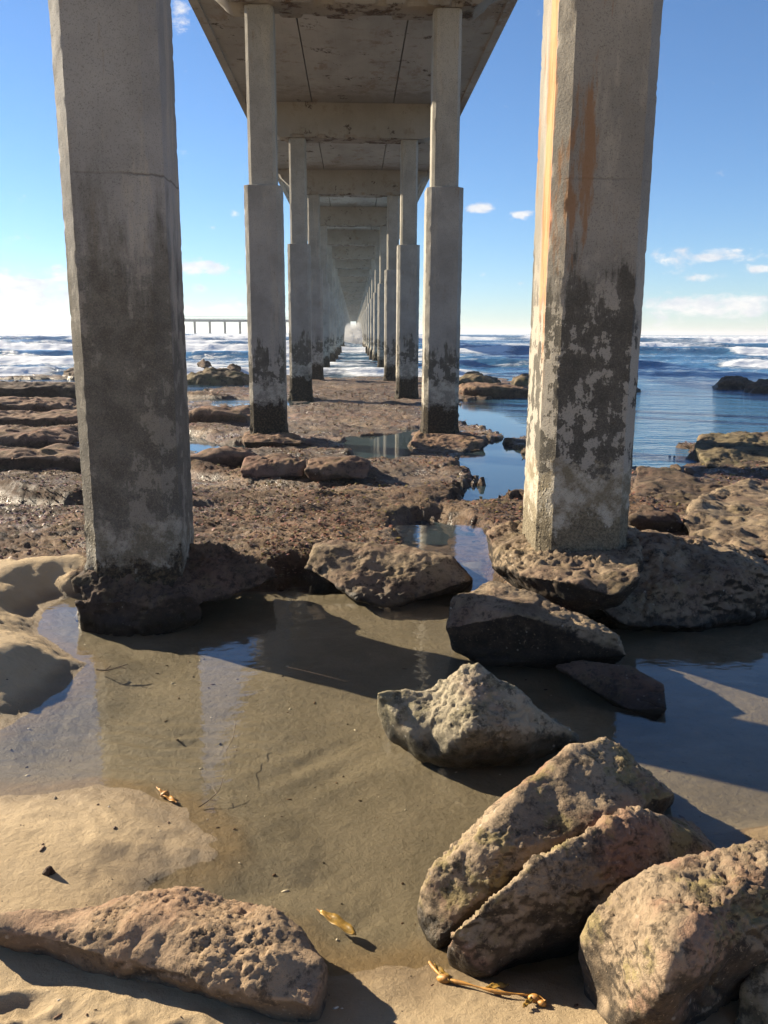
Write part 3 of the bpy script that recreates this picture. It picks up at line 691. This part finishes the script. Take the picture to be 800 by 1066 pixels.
# leaning pair and the right one
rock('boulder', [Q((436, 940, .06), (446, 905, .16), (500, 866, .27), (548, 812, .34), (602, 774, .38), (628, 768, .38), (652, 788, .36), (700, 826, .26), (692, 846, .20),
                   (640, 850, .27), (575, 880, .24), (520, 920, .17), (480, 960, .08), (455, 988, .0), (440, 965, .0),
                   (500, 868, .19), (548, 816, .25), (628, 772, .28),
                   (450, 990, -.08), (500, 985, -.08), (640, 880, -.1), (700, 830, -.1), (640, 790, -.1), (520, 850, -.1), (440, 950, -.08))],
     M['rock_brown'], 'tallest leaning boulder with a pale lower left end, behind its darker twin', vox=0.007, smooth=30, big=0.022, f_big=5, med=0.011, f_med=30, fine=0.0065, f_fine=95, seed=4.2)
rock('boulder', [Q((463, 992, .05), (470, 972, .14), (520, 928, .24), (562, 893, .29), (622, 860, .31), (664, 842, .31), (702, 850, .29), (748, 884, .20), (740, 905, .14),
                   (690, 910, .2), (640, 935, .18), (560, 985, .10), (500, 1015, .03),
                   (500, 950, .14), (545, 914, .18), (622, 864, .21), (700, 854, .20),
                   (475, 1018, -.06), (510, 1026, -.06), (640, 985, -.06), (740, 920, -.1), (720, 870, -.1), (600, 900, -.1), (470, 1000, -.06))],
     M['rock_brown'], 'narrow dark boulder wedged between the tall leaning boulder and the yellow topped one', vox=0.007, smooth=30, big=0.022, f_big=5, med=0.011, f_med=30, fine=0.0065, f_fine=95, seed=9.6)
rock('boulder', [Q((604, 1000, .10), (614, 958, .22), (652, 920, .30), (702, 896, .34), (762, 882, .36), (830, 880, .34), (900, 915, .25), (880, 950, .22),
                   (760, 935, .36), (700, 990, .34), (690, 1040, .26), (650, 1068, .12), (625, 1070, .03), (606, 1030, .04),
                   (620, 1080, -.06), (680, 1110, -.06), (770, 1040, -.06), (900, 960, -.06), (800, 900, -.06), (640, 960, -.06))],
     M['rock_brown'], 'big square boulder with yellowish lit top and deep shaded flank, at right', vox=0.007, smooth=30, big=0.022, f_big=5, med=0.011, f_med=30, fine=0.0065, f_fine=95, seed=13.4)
rock('boulder', [Q((762, 1075, .05), (772, 1030, .14), (800, 982, .22), (850, 980, .22), (900, 1050, .1), (860, 1120, .1), (770, 1100, -.06), (850, 1140, -.06), (900, 1060, -.06), (800, 1010, -.06))],
     M['rock_grey'], 'grey boulder cut off by the bottom right corner', vox=0.008, big=0.022, seed=17.7)
# rock standing in the pool
rock('boulder', [Q((393, 721, .20), (402, 719, .20), (424, 724, .17), (440, 740, .13), (450, 790, .0), (440, 797, -.06), (404, 764, .02), (396, 742, .10), (420, 740, -.08), (480, 760, .06), (480, 722, .17), (455, 716, .19)),
                 Q((440, 722, .17), (462, 707, .23), (486, 693, .30), (504, 695, .30), (520, 708, .26), (536, 724, .21), (572, 748, .12), (604, 768, .03),
                   (590, 782, -.05), (540, 800, -.06), (480, 804, -.06), (446, 796, -.04), (455, 760, .10), (490, 760, .16), (500, 735, -.08), (590, 765, -.08)),
                 Q((408, 722, .18), (470, 712, .22), (412, 765, .03), (475, 796, -.02), (470, 752, .13), (415, 745, .12), (438, 790, -.02), (415, 740, -.08), (475, 735, -.08))],
     M['rock_grey'], 'grey boulder with white streaks and two humps standing alone in the pool', vox=0.008, smooth=14, big=0.022, f_big=5, med=0.011, f_med=30, fine=0.0065, seed=21.2)
rock('boulder', [Q((463, 655, .16), (470, 622, .26), (512, 606, .30), (548, 614, .29), (592, 634, .25), (642, 660, .18), (652, 682, .08), (640, 692, -.02), (560, 696, -.04), (500, 692, -.03), (472, 676, .03),
                   (480, 665, -.1), (520, 640, -.1), (640, 670, -.1), (600, 650, -.1), (540, 640, .27), (500, 632, .27))],
     M['rock_crust'], 'dark rounded boulder with a brown crusted top at the front of the rocks', vox=0.009, big=0.02, f_big=5, med=0.009, f_med=30, seed=25.0)
rock('boulder', [Q((578, 694, .07), (604, 688, .09), (662, 695, .10), (692, 712, .09), (697, 738, .04), (684, 752, -.04), (650, 738, .0), (610, 712, .02),
                   (690, 745, -.1), (640, 735, -.1), (590, 700, -.1), (660, 700, -.1))],
     M['rock_dark'], 'flat dark slab tipped half into the pool', vox=0.008, big=0.01, med=0.008, seed=29.3)
# crusted ledge under the right column
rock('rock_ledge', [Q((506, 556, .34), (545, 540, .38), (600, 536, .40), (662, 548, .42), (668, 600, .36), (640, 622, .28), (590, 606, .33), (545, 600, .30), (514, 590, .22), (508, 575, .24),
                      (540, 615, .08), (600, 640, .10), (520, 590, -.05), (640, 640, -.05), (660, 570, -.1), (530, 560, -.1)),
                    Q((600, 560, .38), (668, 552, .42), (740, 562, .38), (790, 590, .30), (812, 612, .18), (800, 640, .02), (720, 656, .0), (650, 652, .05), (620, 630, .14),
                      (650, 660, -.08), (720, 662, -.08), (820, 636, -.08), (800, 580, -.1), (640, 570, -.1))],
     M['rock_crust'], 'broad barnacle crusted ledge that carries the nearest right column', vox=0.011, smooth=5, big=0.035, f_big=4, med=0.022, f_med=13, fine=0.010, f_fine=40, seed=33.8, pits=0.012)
# slab in the middle
rock('boulder', [Q((318, 592, .12), (326, 570, .24), (350, 563, .25), (404, 566, .25), (470, 582, .20), (492, 604, .10), (480, 616, .02), (440, 618, .02), (400, 634, -.03), (372, 624, .02), (340, 604, .08),
                   (400, 630, -.09), (340, 600, -.09), (490, 606, -.09), (470, 580, -.09), (340, 570, -.09))],
     M['rock_crust'], 'wide dark slab jutting over the pool between the two nearest columns', vox=0.010, big=0.02, f_big=5, med=0.014, seed=37.1)
# crusted foot of the left column
rock('rock_footing', [Q((74, 604, .22), (100, 590, .28), (205, 568, .33), (235, 570, .30), (282, 592, .20), (290, 602, .14), (250, 618, .10), (205, 630, .10), (100, 628, .12), (78, 618, .14),
                        (90, 600, .05), (280, 600, .06)),
                      Q((80, 628, .12), (200, 620, .16), (212, 640, .03), (206, 654, -.05), (140, 662, -.06), (90, 660, -.06), (78, 645, .0), (100, 630, -.1), (200, 630, -.1), (80, 650, -.1), (210, 650, -.1))],
     M['rock_dark'], 'dark mussel crusted clump around the foot of the nearest left column', vox=0.010, smooth=4, big=0.03, f_big=6, med=0.022, f_med=16, fine=0.010, f_fine=45, seed=41.0, pits=0.012)
# two square blocks in mid reef
rock('boulder', [Q((250, 490, -.02), (256, 476, .08), (300, 473, .10), (318, 480, .06), (316, 497, -.1), (252, 498, -.1), (260, 480, -.15), (310, 482, -.15), up=0.13)], M['rock_reef'],
     'left one of two low brown blocks lying side by side on the reef', vox=0.018, big=0.03, med=0.02, fine=0.008, seed=44.0)
rock('boulder', [Q((318, 490, .0), (322, 477, .08), (372, 475, .11), (386, 481, .06), (384, 499, -.1), (322, 499, -.1), (330, 482, -.15), (380, 482, -.15), up=0.13)], M['rock_reef'],
     'right one of two low brown blocks, with a square dark end', vox=0.018, big=0.03, med=0.02, fine=0.008, seed=47.0)
# low plinths under the second pair of columns
rock('rock_plinth', [Q((252, 460, -.10), (256, 452, -.04), (302, 452, -.04), (318, 461, -.12), (300, 466, -.2), (255, 466, -.2), (260, 448, -.3), (310, 450, -.3), up=0.13)], M['rock_reef'],
     'low reddish rock plinth under the second left column', vox=0.02, big=0.03, med=0.02, fine=0.01, seed=50.0)
rock('rock_plinth', [Q((428, 462, -.10), (434, 452, -.03), (486, 452, -.03), (505, 460, -.10), (500, 470, -.2), (440, 474, -.2), (435, 448, -.3), (500, 450, -.3), up=0.13)], M['rock_reef'],
     'low reddish rock plinth under the second right column', vox=0.02, big=0.03, med=0.02, fine=0.01, seed=53.0)
# reef to the right of the nearest right column
rock('boulder', [Q((656, 505, .10), (664, 487, .20), (705, 490, .20), (752, 508, .14), (748, 535, .06), (700, 540, .05), (660, 530, .06), (656, 545, -.1), (750, 545, -.1), (700, 500, -.1))], M['rock_dark'],
     'dark weedy boulder just right of the nearest right column', vox=0.016, big=0.035, f_big=3, med=0.025, f_med=9, seed=56.0)
rock('boulder', [Q((655, 540, .22), (670, 527, .28), (700, 532, .28), (712, 545, .2), (705, 562, .05), (660, 560, .05), (660, 560, -.1), (710, 560, -.1))], M['rock_dark'],
     'small dark boulder in shade behind the crusted ledge', vox=0.014, big=0.03, med=0.02, seed=59.0)
rock('rock_ledge', [Q((724, 468, .0), (730, 455, .06), (770, 451, .08), (850, 452, .08), (900, 470, .02), (850, 488, -.1), (740, 488, -.12), (726, 480, -.2), (730, 460, -.4), (900, 460, -.4), (880, 490, -.4), up=0.13)], M['rock_moss'],
     'long weedy ledge at the edge of the lagoon on the right', vox=0.022, big=0.06, f_big=2, med=0.03, f_med=7, fine=0.012, f_fine=25, seed=62.0)
rock('rock_ledge', [Q((712, 545, .20), (730, 515, .24), (790, 500, .22), (900, 500, .2), (960, 560, .18), (860, 590, .14), (780, 578, .16), (720, 565, .1), (730, 560, -.1), (900, 590, -.1), (940, 510, -.1), (740, 520, -.1))], M['rock_crust'],
     'wide brown reef ledge behind the crusted rocks at right', vox=0.018, big=0.05, f_big=2.5, med=0.03, f_med=8, fine=0.012, f_fine=28, seed=65.0)
rock('rock', [Q((697, 490, .06), (698, 484, .12), (706, 483, .13), (710, 488, .1), (708, 496, .02), (699, 497, .0), (703, 490, -.05))], M['rock_dark'],
     'small black stone on the reef edge, left of a matching pair', vox=0.012, big=0.01, med=0.008, seed=68.0)
rock('rock', [Q((711, 492, .06), (713, 487, .11), (720, 486, .11), (724, 490, .08), (722, 497, .01), (712, 497, .0), (716, 490, -.05))], M['rock_dark'],
     'small black stone on the reef edge, right of a matching pair', vox=0.012, big=0.01, med=0.008, seed=71.0)
# rocks in the surf
def surf_rock(u0, u1, vt, vb, zt, mat, label, seed, vox=0.05):
    w = u1 - u0; zb = SEA_Z - 0.15
    a = PZ(u0, vb, SEA_Z); y = a[1]
    s = []
    for (fu, fv, dy) in ((0, .75, .3), (.12, .25, .5), (.35, .0, .8), (.62, .06, .8), (.88, .35, .6), (1, .8, .3), (.2, .5, -.2), (.5, .35, -.3), (.8, .55, -.2)):
        s.append(PY(u0 + w * fu, vt + (vb - vt) * fv, y + dy))
    b = []
    for (fu, dy) in ((0, -.2), (.3, -.5), (.7, -.5), (1, -.2), (0, 1.4), (1, 1.4)):
        p = PY(u0 + w * fu, vb, y + dy); b.append((p[0], p[1], zb))
    rock('boulder', [s + b], mat, label, vox=vox, smooth=4, big=0.12, f_big=1.6, med=0.06, f_med=5, fine=0.02, f_fine=16, seed=seed)
surf_rock(742, 790, 391, 405, .3, M['rock_dark'], 'dark boulder awash in the surf at right, the larger of two', 74.0)
surf_rock(776, 824, 396, 409, .2, M['rock_dark'], 'low dark boulder awash in front of the larger surf boulder', 77.0)
surf_rock(188, 264, 384, 400, .2, M['rock_moss'], 'low mossy outcrop between the two left columns at the water line', 80.0)
surf_rock(206, 222, 374, 390, .4, M['rock_dark'], 'small dark rock on top of the mossy outcrop', 83.0, vox=0.035)
surf_rock(236, 251, 380, 391, .3, M['rock_dark'], 'tiny dark rock at the right end of the mossy outcrop', 86.0, vox=0.035)
surf_rock(66, 90, 384, 395, .2, M['rock_dark'], 'dark rock in the surf touching the left edge of the nearest left column', 89.0)
surf_rock(470, 521, 389, 402, .1, M['rock_moss'], 'flat mossy rock at the surf edge beside the second right column', 92.0)
surf_rock(533, 560, 390, 404, .1, M['rock_moss'], 'flat mossy rock at the surf edge left of the nearest right column', 95.0)
surf_rock(652, 668, 403, 408, .1, M['rock_dark'], 'tiny rock head in the lagoon close behind the nearest right column', 137.0, vox=0.03)
# strata at left
def ledge(u0, u1, v, thick, dep, mat, label, seed):
    a = PZ(u0, v, 0.0); b = PZ(u1, v, 0.0)
    n = 7; top = []; low = []
    rr = random.Random(int(seed))
    for i in range(n):
        t = i / (n - 1); x = a[0] + (b[0] - a[0]) * t; y = a[1] + rr.uniform(-.12, .12)
        e = 0.6 if i in (0, n - 1) else 1.0
        top += [(x, y + 0.03, 0.03 + thick * e), (x, y + dep * e, 0.02 + thick * 0.7 * e)]
        low += [(x, y + 0.10, -.3), (x, y + dep, -.3)]
    return rock('rock_ledge', [top + low], mat, label, vox=0.03, smooth=4, big=0.09, f_big=1.3, med=0.035, f_med=5, fine=0.014, f_fine=18, seed=seed)
ledge(-60, 92, 491, .15, 1.0, M['rock_reef'], 'nearest flat ledge of layered rock behind the nearest left column', 98.0)
ledge(-90, 70, 468, .16, 1.3, M['rock_reef'], 'second flat ledge of layered rock from the front, at the left edge', 101.0)
ledge(-80, 95, 447, .17, 1.6, M['rock_reef'], 'middle flat ledge of layered rock at the left edge', 104.0)
ledge(-70, 60, 430, .16, 2.0, M['rock_reef'], 'fourth flat ledge of layered rock from the front, at the left edge', 107.0)
ledge(-90, 85, 414, .22, 3.0, M['rock_dark'], 'farthest dark ledge of layered rock along the surf at left', 110.0)
ledge(196, 262, 488, .14, .9, M['rock_reef'], 'flat ledge of layered rock left of the two low brown blocks', 113.0)
ledge(196, 258, 440, .14, 2.0, M['rock_reef'], 'flat brown ledge just left of the second left column', 116.0)
ledge(484, 556, 412, .16, 3.0, M['rock_reef'], 'flat brown ledge behind the channel, right of the second right column', 119.0)

# ------------------------------------------------------------------ weed
def tube_mesh(name, pts, rads, n=8):
    pts = [Vector(p) for p in pts]; co = []; F = []
    for i, p in enumerate(pts):
        d = (pts[min(i + 1, len(pts) - 1)] - pts[max(i - 1, 0)]).normalized()
        a = d.orthogonal().normalized() if i == 0 else (a - d * a.dot(d)).normalized()
        b = d.cross(a)
        for j in range(n):
            th = 2 * math.pi * j / n
            co.append(p + (a * math.cos(th) + b * math.sin(th)) * rads[i])
    for i in range(len(pts) - 1):
        for j in range(n):
            k = (j + 1) % n
            F.append((i * n + j, i * n + k, (i + 1) * n + k, (i + 1) * n + j))
    return np_mesh(name, np.array([tuple(c) for c in co]), np.array(F))
def spline(ctrl, n):
    out = []
    c = [Vector(p) for p in ctrl]; c = [c[0]] + c + [c[-1]]
    for i in range(1, len(c) - 2):
        for t in np.linspace(0, 1, n, endpoint=False):
            p0, p1, p2, p3 = c[i - 1:i + 3]
            out.append(0.5 * ((2 * p1) + (p2 - p0) * t + (2 * p0 - 5 * p1 + 4 * p2 - p3) * t * t + (3 * p1 - p0 - 3 * p2 + p3) * t ** 3))
    out.append(c[-2]); return out
def blob_mesh(name, p, r, stretch, axis):
    bm = bmesh.new(); bmesh.ops.create_icosphere(bm, subdivisions=3, radius=r)
    q = Vector((0, 0, 1)).rotation_difference(Vector(axis).normalized())
    for v in bm.verts:
        w = Vector(v.co); w.z *= stretch; w.x *= 1 + 0.25 * math.sin(w.z * 90); v.co = q @ w + Vector(p)
    return bm_mesh(name, bm)
def sand_z(x, y):
    h, _, _ = terrain(np.array([x]), np.array([y])); return float(h[0])
def on_sand(u, v, dz=0.006):
    z = 0.03
    for _ in range(6):
        p = PZ(u, v, z); z = sand_z(p[0], p[1])
    return (p[0], p[1], z + dz)
def blade_mesh(name, ctrl, w, lift=0.004, n=14, curl=0.3):
    c = spline(ctrl, max(2, n // (len(ctrl) - 1))); m = len(c); co = []; 
    for i, p in enumerate(c):
        d = (c[min(i + 1, m - 1)] - c[max(i - 1, 0)]).normalized(); s = Vector((-d.y, d.x, 0)).normalized()
        ww = w * math.sin(math.pi * min(1, (i + 0.3) / m)) ** 0.7
        for t in (-1, -0.5, 0, 0.5, 1):
            q = p + s * ww * t; q.z += lift + curl * ww * t * t + 0.003 * math.sin(i * 1.3 + t * 2); co.append(q)
    me = np_mesh(name, np.array([tuple(q) for q in co]), grid_faces(m, 5))
    return me
def solidify(o, th):
    md = o.modifiers.new('thickness', 'SOLIDIFY'); md.thickness = th
def local(me, base):
    co = verts_of(me) - np.array(base); me.vertices.foreach_set('co', np.ascontiguousarray(co, np.float32).ravel()); me.update(); return me
# long strand by the boulders
ctrl = [on_sand(u, v, 0.010) for u, v in ((447, 1005), (462, 1021), (490, 1029), (522, 1037), (556, 1040), (568, 1046))]
base = ctrl[2]
kp = tag(empty('kelp_strand', base), 'orange kelp strand with float bulbs on the sand by the boulders', 'kelp')
c = spline(ctrl, 10)
link_mesh('stem', local(tube_mesh('stem', c, [0.0036 + 0.0016 * math.sin(i * 0.5) for i in range(len(c))]), base), M['kelp'], kp)
for u, v, r, st in ((462, 1022, .011, 1.7), (556, 1042, .010, 1.5), (564, 1047, .008, 1.4)):
    q = on_sand(u, v, r * 0.8)
    link_mesh('float_bulb', local(blob_mesh('float_bulb', q, r, st, (1, -0.5, 0.2)), base), M['kelp'], kp)
for (a, b_, w) in (((452, 1008), (470, 1026), .008), ((505, 1032), (530, 1029), .008), ((556, 1042), (545, 1052), .007)):
    pa, pb = on_sand(*a), on_sand(*b_)
    bl = link_mesh('blade', local(blade_mesh('blade', [pa, tuple((Vector(pa) + Vector(pb)) / 2), pb], w), base), M['kelp_leaf'], kp); solidify(bl, 0.0015)
def leaf(name, label, pts, w, mat, cat='kelp', dz=0.004, bulb=None):
    cp = [on_sand(u, v, dz) for u, v in pts]
    cp = [(p[0], p[1], max(p[2], 0.004)) for p in cp]
    b0 = cp[0]
    e = tag(empty(name, b0), label, cat)
    bl = link_mesh('blade', local(blade_mesh('blade', cp, w), b0), mat, e); solidify(bl, 0.0015)
    stp = [Vector(cp[0]) + (Vector(cp[0]) - Vector(cp[1])) * 0.35 + Vector((0, 0, .004)), Vector(cp[0]) + Vector((0, 0, .003)), Vector(cp[1]) + Vector((0, 0, .004))]
    link_mesh('stem', local(tube_mesh('stem', stp, [.002, .003, .001]), b0), M['kelp'], e)
    if bulb:
        q = on_sand(*bulb, 0.01); q = (q[0], q[1], max(q[2], .008))
        link_mesh('float_bulb', local(blob_mesh('float_bulb', q, .011, 1.5, (1, .3, .1)), b0), M['kelp'], e)
leaf('kelp_leaf', 'broad golden kelp leaf floating in the pool near the long tan boulder', [(334, 960), (345, 968), (358, 977), (370, 983)], .017, M['kelp_leaf'])
leaf('kelp_leaf', 'small orange kelp piece at the pool edge on the left', [(166, 826), (174, 832), (184, 838)], .010, M['kelp'], bulb=(172, 830))
def twig(label, pts, r=0.0025, side=()):
    cp = [on_sand(u, v, 0.003) for u, v in pts]; cp = [(p[0], p[1], max(p[2], .003)) for p in cp]
    c = spline(cp, 6); b0 = cp[0]
    e = tag(empty('seaweed_twig', b0), label, 'seaweed')
    link_mesh('stem', local(tube_mesh('stem', c, [r * (1 - 0.6 * i / len(c)) for i in range(len(c))], 6), b0), M['twig'], e)
    for s in side:
        sp = [on_sand(u, v, 0.004) for u, v in s]; sp = [(p[0], p[1], max(p[2], .004)) for p in sp]
        link_mesh('branch', local(tube_mesh('branch', spline(sp, 5), [r * 0.6] * ((len(sp) - 1) * 5 + 1), 5), b0), M['twig'], e)
twig('dark weed twig floating in front of the nearest left column', [(101, 700), (112, 703), (124, 702), (134, 700)], .004, [[(110, 703), (116, 699)], [(122, 702), (132, 705)]])
twig('thin branched weed twig lying on the pool edge', [(208, 842), (218, 838), (228, 832), (233, 822)], .002, [[(218, 838), (226, 840)], [(226, 834), (222, 828)]])
twig('long thin dark weed thread on the pool floor', [(300, 712), (318, 716), (340, 722), (362, 728)], .0016, [[(318, 716), (326, 712)]])
twig('short curved weed thread on the pool floor left of the kelp leaf', [(246, 770), (243, 785), (236, 800), (240, 812)], .0014, [])
q = on_sand(52, 910, 0.0)
rock('seaweed_clump', [[(q[0] - .022, q[1], q[2]), (q[0] + .022, q[1] + .004, q[2]), (q[0], q[1] - .014, q[2]), (q[0] + .006, q[1] + .016, q[2] + .004), (q[0] + .004, q[1], q[2] + .026), (q[0] - .01, q[1] + .006, q[2] + .02)]],
     M['rock_dark'], 'small dried weed clump on the sand above the long tan boulder', cat='seaweed', fiss=0.0, vox=0.002, smooth=2, big=0.004, f_big=40, med=0.005, f_med=90, fine=0.002, f_fine=200, seed=5.0)

# a burst of spray where the swell breaks among the far piles
bm = bmesh.new()
for x, y, z, r in ((-0.5, 104, 0.3, 1.1), (0.5, 107, 0.5, 1.2), (-0.3, 110, 1.5, 1.1), (0.35, 109, 1.9, 0.9), (-0.9, 112, 0.6, 1.2), (1.0, 103, 0.1, 0.9), (0.0, 113, 0.6, 1.7)):
    bmesh.ops.create_icosphere(bm, subdivisions=4, radius=r, matrix=Matrix.Translation((x, y, z)))
me0 = bm_mesh('tmp', bm); tmp = bpy.data.objects.new('tmp', me0); COL.objects.link(tmp)
md = tmp.modifiers.new('r', 'REMESH'); md.mode = 'VOXEL'; md.voxel_size = 0.12
me = bpy.data.meshes.new_from_object(tmp.evaluated_get(bpy.context.evaluated_depsgraph_get()))
bpy.data.objects.remove(tmp)
co = verts_of(me); nr = normals_of(me)
co = co + nr * (0.45 * fbm(co[:, 0] * 1.3, co[:, 1] * 1.3, co[:, 2] * 1.3, 4, g=0.6))[:, None]
me.vertices.foreach_set('co', np.ascontiguousarray(co, np.float32).ravel()); me.update()
sk = NT('spray'); sv = sk.n('ShaderNodeVolumePrincipled'); sv.inputs['Color'].default_value = (0.97, 0.98, 1, 1); sv.inputs['Density'].default_value = 0.8
sk.lk(sv.outputs[0], sk.out.inputs['Volume'])
tag(link_mesh('sea_spray', me, sk.m), 'burst of white spray between the far piles under the pier', kind='stuff')

# loose grit, shell bits and weed crumbs on sand and pool floor
rr = np.random.RandomState(11); n = 420
gx = rr.uniform(-1.7, 1.3, n); gy = rr.uniform(1.55, 4.3, n)
gh = terrain(gx, gy)[0]; bm = bmesh.new()
for x, y, z in zip(gx, gy, gh):
    sz = 0.0015 + 0.0045 * rr.rand() ** 3; a = rr.rand() * 6.3
    m_ = Matrix.Translation((x, y, z + sz * 0.3)) @ Matrix.Rotation(a, 4, 'Z') @ Matrix.Diagonal((sz * rr.uniform(1, 3), sz, sz * 0.5, 1))
    bmesh.ops.create_icosphere(bm, subdivisions=1, radius=1.0, matrix=m_)
gk = NT('grit'); gn = gk.n('ShaderNodeNewGeometry').outputs['Random Per Island']
gk.bsdf(gk.mix(gk.ramp(gn, 0.72, 0.75), gk.mix(gk.ramp(gn, 0.0, 0.7), (0.03, 0.02, 0.014), (0.14, 0.08, 0.045)), (0.62, 0.56, 0.46)), 0.7)
tag(link_mesh('shell_grit', bm_mesh('shell_grit', bm), gk.m), 'dark crumbs and pale shell bits strewn over the sand', kind='stuff')

for o in list(bpy.data.objects):
    lb = o.get('label')
    if not lb or o.parent: continue
    if o.name.startswith('rock_ledge') and 'layered' in lb or lb.startswith('flat brown ledge'): o['group'] = 'flat rock ledges across the reef'
    elif o.name.startswith('boulder') and any(q in lb for q in ('surf', 'outcrop', 'lagoon')): o['group'] = 'rocks along the surf edge'
    elif o.name.startswith('boulder') and 'brown blocks' in lb: o['group'] = 'low blocks on the reef'
    elif o.name.startswith('boulder'): o['group'] = 'boulders around the tide pool'
    elif o.name.startswith('rock_plinth'): o['group'] = 'rock plinths under the second pair of columns'
    elif o.name.startswith('rock') and 'matching pair' in lb: o['group'] = 'pair of black stones'
    elif o.name.startswith('seaweed_twig'): o['group'] = 'weed twigs in the pool'

# ------------------------------------------------------------------ sea haze
bm = bmesh.new(); bm_box(bm, -11200, 11200, -60, 4700, -8, 13.0)
hz = NT('sea_haze'); pv = hz.n('ShaderNodeVolumePrincipled'); pv.inputs['Color'].default_value = (0.93, 0.95, 1.0, 1)
pv.inputs['Density'].default_value = 0.0005; pv.inputs['Anisotropy'].default_value = 0.2
hz.lk(pv.outputs[0], hz.out.inputs['Volume'])
tag(link_mesh('haze', bm_mesh('haze', bm), hz.m, smooth=False), kind='stuff')

# ------------------------------------------------------------------ light and sky
EL, AZ = 23.5, -58.0                                    # sun height, bearing from +Y (clockwise)
sd = Vector((math.sin(R(AZ)) * math.cos(R(EL)), math.cos(R(AZ)) * math.cos(R(EL)), math.sin(R(EL))))
ld = bpy.data.lights.new('sun', 'SUN'); ld.energy = 5.0; ld.angle = R(0.53); ld.color = (1.0, 0.86, 0.645)
lo = bpy.data.objects.new('sun', ld); COL.objects.link(lo); lo.location = sd * 50
lo.rotation_euler = (-sd).to_track_quat('-Z', 'Y').to_euler()

w = bpy.data.worlds.new('World'); S.world = w; w.use_nodes = True
t = w.node_tree; t.nodes.clear()
class WN(NT):
    def __init__(s): s.t = t; s.m = None
k = WN()
out = k.n('ShaderNodeOutputWorld'); bg = k.n('ShaderNodeBackground'); bg.inputs['Strength'].default_value = 0.056
k.lk(bg.outputs[0], out.inputs['Surface'])
sky = k.n('ShaderNodeTexSky', sky_type='NISHITA'); sky.sun_disc = False; sky.sun_elevation = R(EL); sky.sun_rotation = R(AZ % 360)
sky.air_density = 0.9; sky.dust_density = 0.0; sky.ozone_density = 5.0; sky.altitude = 0
tc = k.n('ShaderNodeTexCoord'); dx, dy, dz = k.sep(tc.outputs['Generated'])
az = k.math('ARCTAN2', dx, dy); el = k.math('ARCSINE', dz)
# clouds where the sky has them, each a soft patch broken up by noise
def cloud_dir(u, v):
    d = ray(u, v).normalized(); return math.atan2(d.x, d.y), math.asin(d.z)
blobs = [(15, 302, 75, 20, 1.1), (62, 288, 34, 12, .9), (0, 328, 90, 10, .9), (225, 322, 50, 8, .8), (-40, 320, 60, 10, .8), (222, 281, 28, 9, 1.0), (238, 310, 16, 5, .7), (205, 300, 20, 6, .5), (186, 18, 13, 15, 1.0), (245, 224, 8, 5, .9), (222, 236, 6, 3, .8), (502, 215, 17, 7, 1.0),
         (541, 222, 12, 5, .9), (502, 287, 6, 3, .7), (541, 296, 6, 3, .7), (735, 268, 34, 7, .7), (740, 289, 26, 6, .95), (790, 262, 26, 8, .75), (790, 280, 20, 5, .7), (745, 322, 110, 17, .8), (720, 265, 60, 9, .6), (20, 278, 14, 5, .6), (900, 250, 60, 14, .8), (-120, 250, 60, 14, .8)]
acc = None
for u, v, ru, rv, s in blobs:
    a0, e0 = cloud_dir(u, v); ra, re = ru / 900.0, rv / 900.0
    q1 = k.math('DIVIDE', k.math('SUBTRACT', az, a0), ra); q2 = k.math('DIVIDE', k.math('SUBTRACT', el, e0), re)
    g = k.math('EXPONENT', k.math('MULTIPLY', k.math('ADD', k.math('MULTIPLY', q1, q1), k.math('MULTIPLY', q2, q2)), -0.8))
    g = k.math('MULTIPLY', g, s)
    acc = g if acc is None else k.math('MAXIMUM', acc, g)
cv = k.n('ShaderNodeCombineXYZ'); k.lk(az, cv.inputs[0]); k.lk(k.math('MULTIPLY', el, 1.9), cv.inputs[1])
cn = k.noise(24, 8, 0.62, cv.outputs[0], 0.3)
dens = k.ramp(k.math('ADD', acc, k.math('MULTIPLY', k.math('SUBTRACT', cn, 0.49), 3.0)), 0.46, 1.05)
ccol = k.mix(k.ramp(k.noise(34, 5, 0.6, cv.outputs[0]), 0.3, 0.7), (5.0, 5.3, 5.9), (7.2, 7.0, 6.8))
skc = k.mix(1.0, sky.outputs[0], (0.94, 1.0, 1.07), 'MULTIPLY')
mx = k.mix(k.math('MULTIPLY', dens, 0.92), skc, ccol)
k.lk(mx, bg.inputs['Color'])

S.view_settings.view_transform = 'Standard'; S.view_settings.look = 'None'; S.view_settings.exposure = 1.42; S.view_settings.gamma = 1.0
S.view_settings.use_curve_mapping = False
S.cycles.max_bounces = 6; S.cycles.diffuse_bounces = 3; S.cycles.glossy_bounces = 3; S.cycles.transparent_max_bounces = 8
S.cycles.use_denoising = True
S.cycles.caustics_reflective = False; S.cycles.caustics_refractive = False
